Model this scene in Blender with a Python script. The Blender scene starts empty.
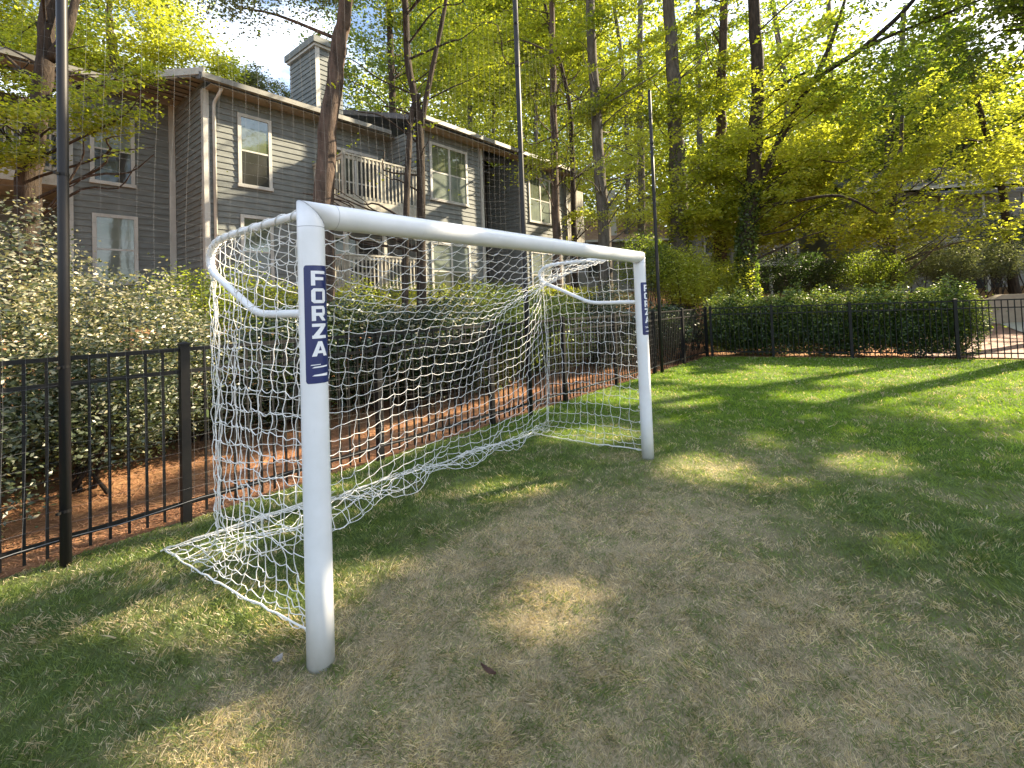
import bpy, math, random
import numpy as np
from mathutils import Vector, Matrix

sc = bpy.context.scene
COL = sc.collection
rng = np.random.default_rng(7)
random.seed(5)
R = math.radians

# ------------------------------------------------------------------ camera
CAM_F, CAM_CX, CAM_CY, CAM_H = 480.0, 512.0, 292.0, 1.6
PITCH, ROLL = R(1.8), R(2.1)
Fv = np.array([0, math.cos(PITCH), math.sin(PITCH)])
R0 = np.array([1.0, 0, 0]); U0 = np.array([0, -math.sin(PITCH), math.cos(PITCH)])
Uv = U0 * math.cos(ROLL) + R0 * math.sin(ROLL)
Rv = R0 * math.cos(ROLL) - U0 * math.sin(ROLL)
CAMP = np.array([0, 0, CAM_H])

def at(px, py, Y):
    """world point seen at a pixel of the photograph, at depth Y"""
    d = Fv + (px - CAM_CX) / CAM_F * Rv + (CAM_CY - py) / CAM_F * Uv
    return CAMP + d * (Y / d[1])

cam = bpy.data.cameras.new('camera')
cam.sensor_width = 36.0
cam.lens = CAM_F / 1024 * 36.0
cam.shift_y = -(384 - CAM_CY) / 1024
cam.clip_start = 0.05
cam.clip_end = 2000
co = bpy.data.objects.new('camera', cam); COL.objects.link(co)
m = Matrix.Identity(4)
for i in range(3):
    m[i][0] = Rv[i]; m[i][1] = Uv[i]; m[i][2] = -Fv[i]; m[i][3] = CAMP[i]
co.matrix_world = m
sc.camera = co

# ------------------------------------------------------------------ frame of the goal, fence and house
P0 = np.array([-0.936, 2.249, 0.0])
u = np.array([0.63855, 0.76958, 0.0]); v = np.array([-0.76958, 0.63855, 0.0])
GOAL_W = 3.555
YAW = math.atan2(u[1], u[0])
def W3(s, t, z=0.0): return P0 + s * u + t * v + np.array([0, 0, z])
def st(x, y):
    dx, dy = x - P0[0], y - P0[1]
    return dx * u[0] + dy * u[1], dx * v[0] + dy * v[1]
CORNER = W3(12.75, 2.32)
wdir = np.array([0.905, -0.425, 0.0]); wdir /= np.linalg.norm(wdir)
wn = np.array([-wdir[1], wdir[0], 0.0])         # away from the lawn
def smooth(x): x = np.clip(x, 0, 1); return x * x * (3 - 2 * x)
def vnoise(x, y, sc_=1.0, seed=0):
    """cheap value noise, numpy"""
    x = np.asarray(x, float) * sc_ + 57.3 + seed * 13.1; y = np.asarray(y, float) * sc_ + 91.7 + seed * 7.7
    xi = np.floor(x).astype(np.int64); yi = np.floor(y).astype(np.int64)
    fx = x - xi; fy = y - yi; fx = fx * fx * (3 - 2 * fx); fy = fy * fy * (3 - 2 * fy)
    def h(a, b):
        n = (a * 374761393 + b * 668265263 + seed * 144665) & 0x7fffffff
        n = ((n ^ (n >> 13)) * 1274126177) & 0x7fffffff
        return ((n ^ (n >> 16)) & 0xffff) / 65535.0
    return (h(xi, yi) * (1 - fx) + h(xi + 1, yi) * fx) * (1 - fy) + (h(xi, yi + 1) * (1 - fx) + h(xi + 1, yi + 1) * fx) * fy
def fbm(x, y, sc_=1.0, seed=0, o=4):
    a = 0; amp = 0.5; tot = 0
    for i in range(o):
        a = a + amp * vnoise(x, y, sc_ * 2 ** i, seed + i); tot += amp; amp *= 0.5
    return a / tot
def ground_z(x, y):
    s, t = st(x, y)
    q = (x - CORNER[0]) * wn[0] + (y - CORNER[1]) * wn[1]
    left = 1.45 * smooth((t - 2.6) / 6.5)
    right = 0.11 * np.clip(q - 5, 0, 40) * smooth((q - 5) / 6)
    near = np.where((t > 2.4) | (q > 0.1), 1.0, 0.0)
    bump = 0.10 * (fbm(x, y, 0.5, 3) - 0.5) * near * smooth((np.maximum(t - 2.4, q) ) / 1.5)
    return np.where(t > 2.4, left, 0) + np.where((q > 0), right, 0) * np.where(t > 2.4, 1 - 0.4 * smooth((t - 2.6) / 6.5), 1) + bump

# ------------------------------------------------------------------ helpers
def mesh_obj(name, V, F, mats, parent=None, cols=None, matidx=None, smooth_=False):
    V = np.asarray(V, np.float32).reshape(-1, 3)
    me = bpy.data.meshes.new(name)
    if isinstance(F, np.ndarray):
        n, k = F.shape
        me.vertices.add(len(V)); me.vertices.foreach_set('co', V.ravel())
        me.loops.add(n * k); me.loops.foreach_set('vertex_index', F.astype(np.int32).ravel())
        me.polygons.add(n); me.polygons.foreach_set('loop_start', (np.arange(n) * k).astype(np.int32))
        me.polygons.foreach_set('loop_total', np.full(n, k, np.int32))
        me.update(calc_edges=True)
    else:
        me.from_pydata([tuple(map(float, p)) for p in V], [], F); me.update()
    if cols is not None:
        a = me.color_attributes.new('Col', 'FLOAT_COLOR', 'POINT')
        c = np.ones((len(V), 4), np.float32); c[:, :3] = cols
        a.data.foreach_set('color', c.ravel())
    if not isinstance(mats, (list, tuple)): mats = [mats]
    for mm in mats: me.materials.append(mm)
    if matidx is not None: me.polygons.foreach_set('material_index', np.asarray(matidx, np.int32))
    if smooth_: me.polygons.foreach_set('use_smooth', np.ones(len(me.polygons), bool))
    o = bpy.data.objects.new(name, me); COL.objects.link(o)
    if parent is not None: o.parent = parent
    return o
def tag(o, label=None, cat=None, group=None, kind=None):
    if label: o['label'] = label
    if cat: o['category'] = cat
    if group: o['group'] = group
    if kind: o['kind'] = kind
    return o
def empty(name, loc=(0, 0, 0), rz=0.0, label=None, cat=None, group=None):
    o = bpy.data.objects.new(name, None); COL.objects.link(o)
    o.location = tuple(map(float, loc)); o.rotation_euler = (0, 0, rz); o.empty_display_size = 0.2
    return tag(o, label, cat, group)

class MB:
    def __init__(s): s.V = []; s.F = []
    def add(s, V, F):
        n = len(s.V); s.V.extend([tuple(map(float, p)) for p in V]); s.F.extend([tuple(i + n for i in f) for f in F]); return s
    def box(s, a, b):
        x0, y0, z0 = a; x1, y1, z1 = b
        return s.add([(x0, y0, z0), (x1, y0, z0), (x1, y1, z0), (x0, y1, z0), (x0, y0, z1), (x1, y0, z1), (x1, y1, z1), (x0, y1, z1)],
                     [(0, 3, 2, 1), (4, 5, 6, 7), (0, 1, 5, 4), (1, 2, 6, 5), (2, 3, 7, 6), (3, 0, 4, 7)])
    def prism(s, poly, dirv):
        n = len(poly); d = np.array(dirv)
        V = [np.array(p) for p in poly] + [np.array(p) + d for p in poly]
        F = [tuple(range(n))[::-1], tuple(range(n, 2 * n))] + [(i, (i + 1) % n, (i + 1) % n + n, i + n) for i in range(n)]
        return s.add(V, F)
    def tube(s, pts, r, n=8, caps=True):
        pts = [np.array(p, float) for p in pts]
        rr = r if hasattr(r, '__len__') else [r] * len(pts)
        V = []; F = []
        T = [pts[min(i + 1, len(pts) - 1)] - pts[max(i - 1, 0)] for i in range(len(pts))]
        t0 = T[0] / (np.linalg.norm(T[0]) + 1e-9)
        ref = np.array([0, 0, 1.0]) if abs(t0[2]) < 0.9 else np.array([1.0, 0, 0])
        a = np.cross(t0, ref); a /= np.linalg.norm(a)
        for i, p in enumerate(pts):
            t = T[i] / (np.linalg.norm(T[i]) + 1e-9)
            a = a - t * (a @ t); a /= (np.linalg.norm(a) + 1e-9); b = np.cross(t, a)
            for k in range(n):
                g = 2 * math.pi * k / n
                V.append(p + rr[i] * (math.cos(g) * a + math.sin(g) * b))
        for i in range(len(pts) - 1):
            for k in range(n):
                k2 = (k + 1) % n
                F.append((i * n + k, i * n + k2, (i + 1) * n + k2, (i + 1) * n + k))
        if caps:
            F.append(tuple(range(n))[::-1]); F.append(tuple(range((len(pts) - 1) * n, len(pts) * n)))
        return s.add(V, F)
    def build(s, name, mats, parent=None, smooth_=False):
        return mesh_obj(name, s.V, s.F, mats, parent, smooth_=smooth_)

def bez(pts, n=8):
    """catmull-rom through points"""
    P = [np.array(p, float) for p in pts]; P = [2 * P[0] - P[1]] + P + [2 * P[-1] - P[-2]]
    out = []
    for i in range(1, len(P) - 2):
        for k in range(n):
            t = k / n
            out.append(0.5 * ((2 * P[i]) + (-P[i - 1] + P[i + 1]) * t + (2 * P[i - 1] - 5 * P[i] + 4 * P[i + 1] - P[i + 2]) * t * t + (-P[i - 1] + 3 * P[i] - 3 * P[i + 1] + P[i + 2]) * t ** 3))
    out.append(P[-2]); return out

# ------------------------------------------------------------------ materials
def new_mat(name):
    mt = bpy.data.materials.new(name); mt.use_nodes = True
    nt = mt.node_tree; nt.nodes.clear()
    out = nt.nodes.new('ShaderNodeOutputMaterial')
    return mt, nt, out
def noise_col(nt, c1, c2, scale, detail=6, rough=0.6, lo=0.35, hi=0.65, coord='Object', mapping=None):
    tc = nt.nodes.new('ShaderNodeTexCoord'); src = tc.outputs[coord]
    if mapping:
        mp = nt.nodes.new('ShaderNodeMapping'); mp.inputs['Scale'].default_value = mapping
        nt.links.new(src, mp.inputs['Vector']); src = mp.outputs['Vector']
    nz = nt.nodes.new('ShaderNodeTexNoise'); nz.inputs['Scale'].default_value = scale
    nz.inputs['Detail'].default_value = detail; nz.inputs['Roughness'].default_value = rough
    nt.links.new(src, nz.inputs['Vector'])
    cr = nt.nodes.new('ShaderNodeValToRGB'); e = cr.color_ramp.elements
    e[0].position = lo; e[0].color = (*c1, 1); e[1].position = hi; e[1].color = (*c2, 1)
    nt.links.new(nz.outputs['Fac'], cr.inputs['Fac'])
    return cr.outputs['Color'], nz.outputs['Fac']
def simple(name, c1, c2=None, scale=8, rough=0.6, bump=0.0, bscale=None, metallic=0, mapping=None, spec=0.5, lo=0.35, hi=0.65):
    mt, nt, out = new_mat(name)
    b = nt.nodes.new('ShaderNodeBsdfPrincipled'); nt.links.new(b.outputs[0], out.inputs[0])
    b.inputs['Roughness'].default_value = rough; b.inputs['Metallic'].default_value = metallic
    b.inputs['Specular IOR Level'].default_value = spec
    c, f = noise_col(nt, c1, c2 or tuple(x * 0.85 for x in c1), scale, mapping=mapping, lo=lo, hi=hi)
    nt.links.new(c, b.inputs['Base Color'])
    if bump:
        bp = nt.nodes.new('ShaderNodeBump'); bp.inputs['Strength'].default_value = bump; bp.inputs['Distance'].default_value = 0.02
        if bscale:
            _, f = noise_col(nt, (0, 0, 0), (1, 1, 1), bscale, mapping=mapping)
        nt.links.new(f, bp.inputs['Height']); nt.links.new(bp.outputs[0], b.inputs['Normal'])
    return mt
def leaf_mat(name, trans=0.45, gloss=0.06, rough=0.45, tcol=(1.5, 1.45, 0.7)):
    mt, nt, out = new_mat(name)
    at_ = nt.nodes.new('ShaderNodeAttribute'); at_.attribute_name = 'Col'
    d = nt.nodes.new('ShaderNodeBsdfDiffuse'); t = nt.nodes.new('ShaderNodeBsdfTranslucent'); g = nt.nodes.new('ShaderNodeBsdfGlossy')
    g.inputs['Roughness'].default_value = rough
    mul = nt.nodes.new('ShaderNodeVectorMath'); mul.operation = 'MULTIPLY'; mul.inputs[1].default_value = tcol
    nt.links.new(at_.outputs['Color'], d.inputs['Color']); nt.links.new(at_.outputs['Color'], mul.inputs[0]); nt.links.new(mul.outputs[0], t.inputs['Color'])
    m1 = nt.nodes.new('ShaderNodeMixShader'); m1.inputs[0].default_value = trans
    nt.links.new(d.outputs[0], m1.inputs[1]); nt.links.new(t.outputs[0], m1.inputs[2])
    m2 = nt.nodes.new('ShaderNodeMixShader'); m2.inputs[0].default_value = gloss
    nt.links.new(m1.outputs[0], m2.inputs[1]); nt.links.new(g.outputs[0], m2.inputs[2])
    nt.links.new(m2.outputs[0], out.inputs[0])
    return mt

M = {}
M['white'] = simple('white_powder_coat', (0.80, 0.81, 0.82), (0.74, 0.75, 0.76), 5, 0.32, spec=0.5)
def goal_paint():
    mt, nt, out = new_mat('white_goal_paint')
    b = nt.nodes.new('ShaderNodeBsdfPrincipled'); nt.links.new(b.outputs[0], out.inputs[0]); b.inputs['Roughness'].default_value = 0.34
    c, f = noise_col(nt, (0.76, 0.77, 0.78), (0.70, 0.71, 0.71), 6)
    tc = nt.nodes.new('ShaderNodeTexCoord'); sx = nt.nodes.new('ShaderNodeSeparateXYZ'); nt.links.new(tc.outputs['Object'], sx.inputs[0])
    mr = nt.nodes.new('ShaderNodeMapRange'); mr.inputs['From Min'].default_value = 0.01; mr.inputs['From Max'].default_value = 0.16; mr.inputs['To Min'].default_value = 0.55; mr.inputs['To Max'].default_value = 0.0
    nt.links.new(sx.outputs['Z'], mr.inputs['Value'])
    _, f2 = noise_col(nt, (0, 0, 0), (1, 1, 1), 38, 8, 0.7); _, f3 = noise_col(nt, (0, 0, 0), (1, 1, 1), 9, 8, 0.75, mapping=(1, 1, 0.35))
    m1 = nt.nodes.new('ShaderNodeMath'); m1.operation = 'MULTIPLY'; nt.links.new(mr.outputs[0], m1.inputs[0]); nt.links.new(f2, m1.inputs[1])
    sc1 = nt.nodes.new('ShaderNodeMapRange'); sc1.inputs['From Min'].default_value = 0.60; sc1.inputs['From Max'].default_value = 0.72; sc1.inputs['To Max'].default_value = 0.30
    nt.links.new(f3, sc1.inputs['Value'])
    m2 = nt.nodes.new('ShaderNodeMath'); m2.operation = 'ADD'; m2.use_clamp = True; nt.links.new(m1.outputs[0], m2.inputs[0]); nt.links.new(sc1.outputs[0], m2.inputs[1])
    mx = nt.nodes.new('ShaderNodeMix'); mx.data_type = 'RGBA'; nt.links.new(m2.outputs[0], mx.inputs['Factor']); nt.links.new(c, mx.inputs['A']); mx.inputs['B'].default_value = (0.36, 0.33, 0.26, 1)
    nt.links.new(mx.outputs['Result'], b.inputs['Base Color'])
    return mt
M['white'] = goal_paint()
M['net'] = simple('net_cord', (0.82, 0.81, 0.78), (0.70, 0.69, 0.66), 14, 0.8)
M['seam'] = simple('seam_dark', (0.25, 0.26, 0.28), None, 5, 0.6)
M['navy'] = simple('navy_decal', (0.012, 0.024, 0.12), (0.010, 0.020, 0.10), 5, 0.35)
M['letter'] = simple('decal_white', (0.85, 0.86, 0.88), None, 5, 0.4)
M['black'] = simple('black_metal', (0.006, 0.006, 0.0065), (0.012, 0.011, 0.010), 12, 0.5, spec=0.25)
M['rustblack'] = simple('black_pole', (0.014, 0.014, 0.016), (0.025, 0.02, 0.017), 5, 0.45, spec=0.3, mapping=(1, 1, 0.3), lo=0.45, hi=0.75)
M['barrier'] = simple('barrier_cord', (0.17, 0.17, 0.17), None, 5, 0.8)
M['siding'] = simple('grey_siding', (0.172, 0.184, 0.168), (0.122, 0.131, 0.120), 2.2, 0.75, bump=0.25, bscale=30, mapping=(1, 1, 5))
M['siding_far'] = simple('far_siding', (0.24, 0.235, 0.21), (0.18, 0.175, 0.16), 2, 0.8, mapping=(1, 1, 6))
M['trim'] = simple('pale_trim', (0.48, 0.47, 0.42), (0.36, 0.35, 0.31), 3, 0.6, mapping=(1, 1, 0.5))
M['rail'] = simple('weathered_rail', (0.42, 0.40, 0.33), (0.27, 0.255, 0.205), 6, 0.75)
M['gutter'] = simple('gutter', (0.24, 0.235, 0.20), (0.17, 0.165, 0.14), 3, 0.5)
M['soffit'] = simple('soffit_boards', (0.28, 0.25, 0.20), (0.20, 0.18, 0.15), 3, 0.8)
M['shingle'] = simple('roof_shingle', (0.085, 0.085, 0.09), (0.14, 0.14, 0.145), 6, 0.9, bump=0.4, mapping=(1, 2, 2))
M['shingle_brown'] = simple('brown_shingle', (0.22, 0.13, 0.09), (0.30, 0.19, 0.13), 5, 0.9)
M['dark'] = simple('dark_interior', (0.03, 0.028, 0.025), None, 3, 0.9)
def glass_mat(name, base, g):
    mt, nt, out = new_mat(name)
    b = nt.nodes.new('ShaderNodeBsdfDiffuse')
    c, f = noise_col(nt, base, tuple(x * 1.5 for x in base), 1.5)
    nt.links.new(c, b.inputs['Color'])
    gl = nt.nodes.new('ShaderNodeBsdfGlossy'); gl.inputs['Roughness'].default_value = 0.03; gl.inputs['Color'].default_value = (0.9, 0.95, 0.9, 1)
    bp = nt.nodes.new('ShaderNodeBump'); bp.inputs['Strength'].default_value = 0.04; bp.inputs['Distance'].default_value = 0.05
    nt.links.new(f, bp.inputs['Height']); nt.links.new(bp.outputs[0], gl.inputs['Normal'])
    mx = nt.nodes.new('ShaderNodeMixShader'); mx.inputs[0].default_value = g
    nt.links.new(b.outputs[0], mx.inputs[1]); nt.links.new(gl.outputs[0], mx.inputs[2]); nt.links.new(mx.outputs[0], out.inputs[0])
    return mt
M['glass_up'] = glass_mat('upper_glass', (0.08, 0.09, 0.06), 0.17)
M['glass_low'] = glass_mat('lower_screen', (0.035, 0.035, 0.032), 0.06)
M['blind'] = glass_mat('pane_with_blind', (0.13, 0.15, 0.125), 0.08)
def bark(name, c1, c2, sx=9):
    mt, nt, out = new_mat(name)
    b = nt.nodes.new('ShaderNodeBsdfPrincipled'); nt.links.new(b.outputs[0], out.inputs[0]); b.inputs['Roughness'].default_value = 0.9
    b.inputs['Specular IOR Level'].default_value = 0.2
    c, f = noise_col(nt, c1, c2, sx, 8, 0.7, 0.35, 0.68, mapping=(1, 1, 0.22))
    nt.links.new(c, b.inputs['Base Color'])
    bp = nt.nodes.new('ShaderNodeBump'); bp.inputs['Strength'].default_value = 1.0; bp.inputs['Distance'].default_value = 0.06
    nt.links.new(f, bp.inputs['Height']); nt.links.new(bp.outputs[0], b.inputs['Normal'])
    return mt
M['bark_grey'] = bark('grey_bark', (0.055, 0.047, 0.038), (0.17, 0.15, 0.12))
M['bark_red'] = bark('reddish_bark', (0.035, 0.026, 0.020), (0.15, 0.105, 0.08), 7)
M['bark_dark'] = bark('dark_bark', (0.022, 0.017, 0.013), (0.075, 0.055, 0.04), 12)
M['leaf'] = leaf_mat('leaf', 0.60, 0.05, 0.45, (1.6, 1.62, 0.85))
M['leaf_gloss'] = leaf_mat('leaf_glossy', 0.3, 0.07, 0.45, (1.3, 1.3, 0.7))
M['grassblade'] = leaf_mat('grass_blade', 0.40, 0.04, 0.5, (1.3, 1.3, 0.6))
def col_mat(name, rough=0.95, fine=None, amp=0.5, bump=0.5):
    mt, nt, out = new_mat(name)
    b = nt.nodes.new('ShaderNodeBsdfPrincipled'); nt.links.new(b.outputs[0], out.inputs[0]); b.inputs['Roughness'].default_value = rough
    b.inputs['Specular IOR Level'].default_value = 0.15
    at_ = nt.nodes.new('ShaderNodeAttribute'); at_.attribute_name = 'Col'
    c, f = noise_col(nt, (1 - amp,) * 3, (1 + amp * 0.6,) * 3, fine or 60, 6, 0.75, 0.3, 0.7)
    mul = nt.nodes.new('ShaderNodeVectorMath'); mul.operation = 'MULTIPLY'
    nt.links.new(at_.outputs['Color'], mul.inputs[0]); nt.links.new(c, mul.inputs[1]); nt.links.new(mul.outputs[0], b.inputs['Base Color'])
    bp = nt.nodes.new('ShaderNodeBump'); bp.inputs['Strength'].default_value = bump; bp.inputs['Distance'].default_value = 0.03
    nt.links.new(f, bp.inputs['Height']); nt.links.new(bp.outputs[0], b.inputs['Normal'])
    return mt
M['soil'] = col_mat('straw_ground', fine=22, amp=0.45)
M['turf'] = col_mat('turf_soil', fine=70, amp=0.5)
M['straw'] = leaf_mat('pine_straw', 0.1, 0.05, 0.5, (1, 1, 1))
M['paving'] = simple('pink_paving', (0.34, 0.20, 0.155), (0.24, 0.14, 0.105), 3, 0.9, bump=0.2)
M['stone'] = simple('tan_stone', (0.42, 0.35, 0.26), (0.33, 0.27, 0.20), 4, 0.85, bump=0.2)

# ------------------------------------------------------------------ ground
def grid_sheet(name, xs, ys, zf, colf, mat):
    X, Y = np.meshgrid(xs, ys); nx, ny = len(xs), len(ys)
    Z = zf(X, Y); V = np.stack([X, Y, Z], -1).reshape(-1, 3)
    i = np.arange(nx * ny).reshape(ny, nx)
    F = np.stack([i[:-1, :-1], i[:-1, 1:], i[1:, 1:], i[1:, :-1]], -1).reshape(-1, 4)
    return mesh_obj(name, V, F, mat, cols=colf(V[:, 0], V[:, 1]), smooth_=True)
def axis(a, b, fa, fb, fine, coarse_n=24):
    c = np.linspace(0, 1, coarse_n) ** 2
    return np.unique(np.concatenate([fa - (fa - a) * c, np.arange(fa, fb, fine), fb + (b - fb) * c]))
def straw_col(x, y):
    n = fbm(x, y, 0.9, 11)[:, None]
    far = smooth((np.hypot(x, y) - 22) / 20)[:, None]
    c = np.array([0.42, 0.20, 0.10]) * (0.65 + 0.6 * n) + np.array([0.03, 0.03, 0.015]) * n
    g = np.array([0.13, 0.11, 0.045])
    k = smooth((fbm(x, y, 0.35, 31)[:, None] - 0.5) / 0.12) * 0.35
    c = c * (1 - k) + g * k
    return c * (1 - far * 0.6) + g * far * 0.6
gz = lambda X, Y: ground_z(X, Y) - 0.03
ter = grid_sheet('ground', axis(-260, 260, -22, 34, 0.4), axis(-120, 400, -8, 34, 0.4), gz, straw_col, M['soil'])
tag(ter, kind='structure')

def dryness(x, y):
    """1 = dormant tan turf, 0 = green"""
    g = np.exp(-(((x - 0.55) / 1.25) ** 2 + ((y - 3.05) / 1.25) ** 2))
    g2 = np.exp(-(((x - 0.3) / 1.9) ** 2 + ((y - 2.0) / 1.0) ** 2))
    s, t = st(x, y)
    g3 = np.exp(-((np.abs(x - 1.8) / 1.1) ** 2 + ((y - 4.6) / 0.55) ** 2)) * 0.7
    n = fbm(x, y, 1.3, 5); n2 = fbm(x, y, 6.0, 8)
    lim = smooth((x - (-1.0 + (y - 3.2) * 0.75)) / 0.7)
    d = (1.0 * g + 0.75 * g2) * (0.12 + 0.88 * lim) + g3 + 0.22 * lim * (1 - smooth((y - 2.8) / 1.8)) + (n - 0.5) * 1.1 + (n2 - 0.5) * 0.8 + 0.02
    return np.clip(d, 0, 1)
def turf_col(x, y):
    d = dryness(x, y)[:, None]
    n = fbm(x, y, 3, 21)[:, None]
    far = smooth((np.hypot(x, y) - 3.5) / 5)[:, None]
    g = np.array([0.060, 0.092, 0.022]) * (0.75 + 0.5 * n) * (1 - far) + np.array([0.070, 0.125, 0.012]) * (0.85 + 0.3 * n) * far
    b = np.array([0.28, 0.235, 0.145]) * (0.75 + 0.5 * n)
    return g * (1 - d) + b * d
# lawn: inside both fences
lawn_poly = [W3(-16, 2.36), W3(12.75, 2.36), CORNER + wdir * 22, CORNER + wdir * 22 - wn * 30, W3(-16, -18)]
def inside(x, y, grow=0.0):
    s, t = st(x, y); q = (x - CORNER[0]) * wn[0] + (y - CORNER[1]) * wn[1]
    return (t < 2.36 + grow) & (q < 0.05 + grow) 
xs = axis(-18, 26, -4, 9, 0.09, 30); ys = axis(-10, 16, 1.2, 9, 0.09, 30)
X, Y = np.meshgrid(xs, ys); V = np.stack([X, Y, 0 * X], -1).reshape(-1, 3)
i_ = np.arange(len(V)).reshape(len(ys), len(xs))
F = np.stack([i_[:-1, :-1], i_[:-1, 1:], i_[1:, 1:], i_[1:, :-1]], -1).reshape(-1, 4)
# clamp the sheet on the two fence lines so that its edge is straight
s_, t_ = st(V[:, 0], V[:, 1])
ov = np.clip(t_ - 2.36, 0, None); V[:, :2] -= ov[:, None] * v[:2]
q_ = (V[:, 0] - CORNER[0]) * wn[0] + (V[:, 1] - CORNER[1]) * wn[1]
ov2 = np.clip(q_ - 0.05, 0, None); V[:, :2] -= ov2[:, None] * wn[:2]
keep = ((ov[F] > 0).sum(1) < 4) & ((ov2[F] > 0).sum(1) < 4)
F = F[keep]
V[:, 2] = 0.010 * (fbm(V[:, 0], V[:, 1], 0.8, 2) - 0.5)
lawn = mesh_obj('lawn', V, F, M['turf'], cols=turf_col(V[:, 0], V[:, 1]), smooth_=True)
tag(lawn, kind='structure')

# grass blades
def grass():
    N = 1150000
    th = rng.uniform(R(-8), R(188), N)
    # radial density ~ r^-1.6 per area
    r0, r1 = 1.0, 17.0; pexp = -0.75
    uu = rng.random(N); r = (r0 ** (pexp + 1) + uu * (r1 ** (pexp + 1) - r0 ** (pexp + 1))) ** (1 / (pexp + 1))
    # keep roughly the half plane the photo looks at and its sides
    x = r * np.cos(th); y = r * np.sin(th)
    k = inside(x, y, -0.02) & (y > 0.7) & (np.abs(x) < 1.25 * y + 0.9)
    x, y, r = x[k], y[k], r[k]
    n = len(x); d = dryness(x, y)
    h = (0.016 + 0.017 * rng.random(n)) * (1 - 0.35 * d) * (0.35 + 1.3 * fbm(x, y, 9, 40, 3))
    wd = 0.00095 * np.clip(r / 2.2, 0.8, 8) * (0.7 + 0.6 * rng.random(n))
    h = h * np.clip(r / 6, 1, 1.35)
    lean = rng.normal(0, 0.6, (n, 2)) * h[:, None] * (1 + 0.5 * d[:, None]); lean += np.stack([fbm(x, y, 2.5, 50) - .5, fbm(x, y, 2.5, 60) - .5], 1) * 1.6 * h[:, None]
    a = rng.uniform(0, 2 * math.pi, n); ax = np.stack([np.cos(a), np.sin(a)], 1)
    V = np.zeros((n, 4, 3), np.float32)
    V[:, 0, 0] = x - ax[:, 0] * wd; V[:, 0, 1] = y - ax[:, 1] * wd
    V[:, 1, 0] = x + ax[:, 0] * wd; V[:, 1, 1] = y + ax[:, 1] * wd
    V[:, 2, 0] = x + lean[:, 0] * 0.45 + ax[:, 0] * wd * .8; V[:, 2, 1] = y + lean[:, 1] * 0.45 + ax[:, 1] * wd * .8; V[:, 2, 2] = h * 0.6
    V[:, 3, 0] = x + lean[:, 0]; V[:, 3, 1] = y + lean[:, 1]; V[:, 3, 2] = h
    g1 = np.array([0.10, 0.150, 0.045]); g2 = np.array([0.20, 0.25, 0.07]); dry1 = np.array([0.68, 0.58, 0.41]); dry2 = np.array([0.42, 0.33, 0.21])
    far = smooth((r - 3.0) / 5.5)[:, None]
    rr = rng.random((n, 1)); green = g1 * (1 - rr) + g2 * rr
    green = green * (1 + far * np.array([0.12, 0.34, -0.62]))
    rr = rng.random((n, 1)); dry = dry1 * (1 - rr) + dry2 * rr
    cl = fbm(x, y, 11, 90, 3); c2 = fbm(x, y, 4.5, 95, 2)
    isd = (rng.random(n) + 1.3 * (cl - 0.5) + 0.5 * (c2 - 0.5) < np.clip(0.10 + 0.50 * d, 0, 1) * (1 - 0.96 * far[:, 0]))[:, None]
    c = np.where(isd, dry, green) * (0.62 + 0.76 * fbm(x, y, 17, 97, 2))[:, None]
    c = c * (0.85 + 0.3 * c2)[:, None]
    cols = np.repeat(c, 4, 0)
    F = (np.arange(n)[:, None] * 4 + np.array([0, 1, 2, 3])[None]).astype(np.int64)
    o = mesh_obj('grass', V.reshape(-1, 3), F, M['grassblade'], cols=cols)
    tag(o, 'short mown turf grass, green with a tan dormant patch in front of the goal', 'grass', kind='stuff')
grass()

def straw():
    # pine needles lying on the bank behind the fence
    n = 110000
    s = rng.uniform(-7, 14, n); t = 2.4 + rng.random(n) ** 1.4 * 4.2
    p = P0[None] + s[:, None] * u + t[:, None] * v
    x, y = p[:, 0], p[:, 1]; z = ground_z(x, y) - 0.03 + 0.004 + rng.random(n) * 0.02
    L = rng.uniform(0.05, 0.11, n); w = 0.0022 + 0.0010 * rng.random(n)
    a = rng.uniform(0, math.pi, n); A = np.stack([np.cos(a), np.sin(a), rng.normal(0, 0.12, n)], 1)
    B = np.stack([-np.sin(a), np.cos(a), 0 * a], 1)
    c = np.stack([x, y, z], 1)
    V = np.stack([c - A * L[:, None] / 2 - B * w[:, None], c + A * L[:, None] / 2 - B * w[:, None], c + A * L[:, None] / 2 + B * w[:, None], c - A * L[:, None] / 2 + B * w[:, None]], 1)
    rr = rng.random((n, 1)); col = np.array([0.56, 0.30, 0.16]) * (1 - rr) + np.array([0.24, 0.11, 0.06]) * rr
    F = (np.arange(n)[:, None] * 4 + np.arange(4)[None])
    o = mesh_obj('pine_straw', V.reshape(-1, 3), F, M['straw'], cols=np.repeat(col, 4, 0))
    tag(o, 'orange brown pine straw covering the bank behind the fence', 'pine straw', kind='stuff')
straw()

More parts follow.
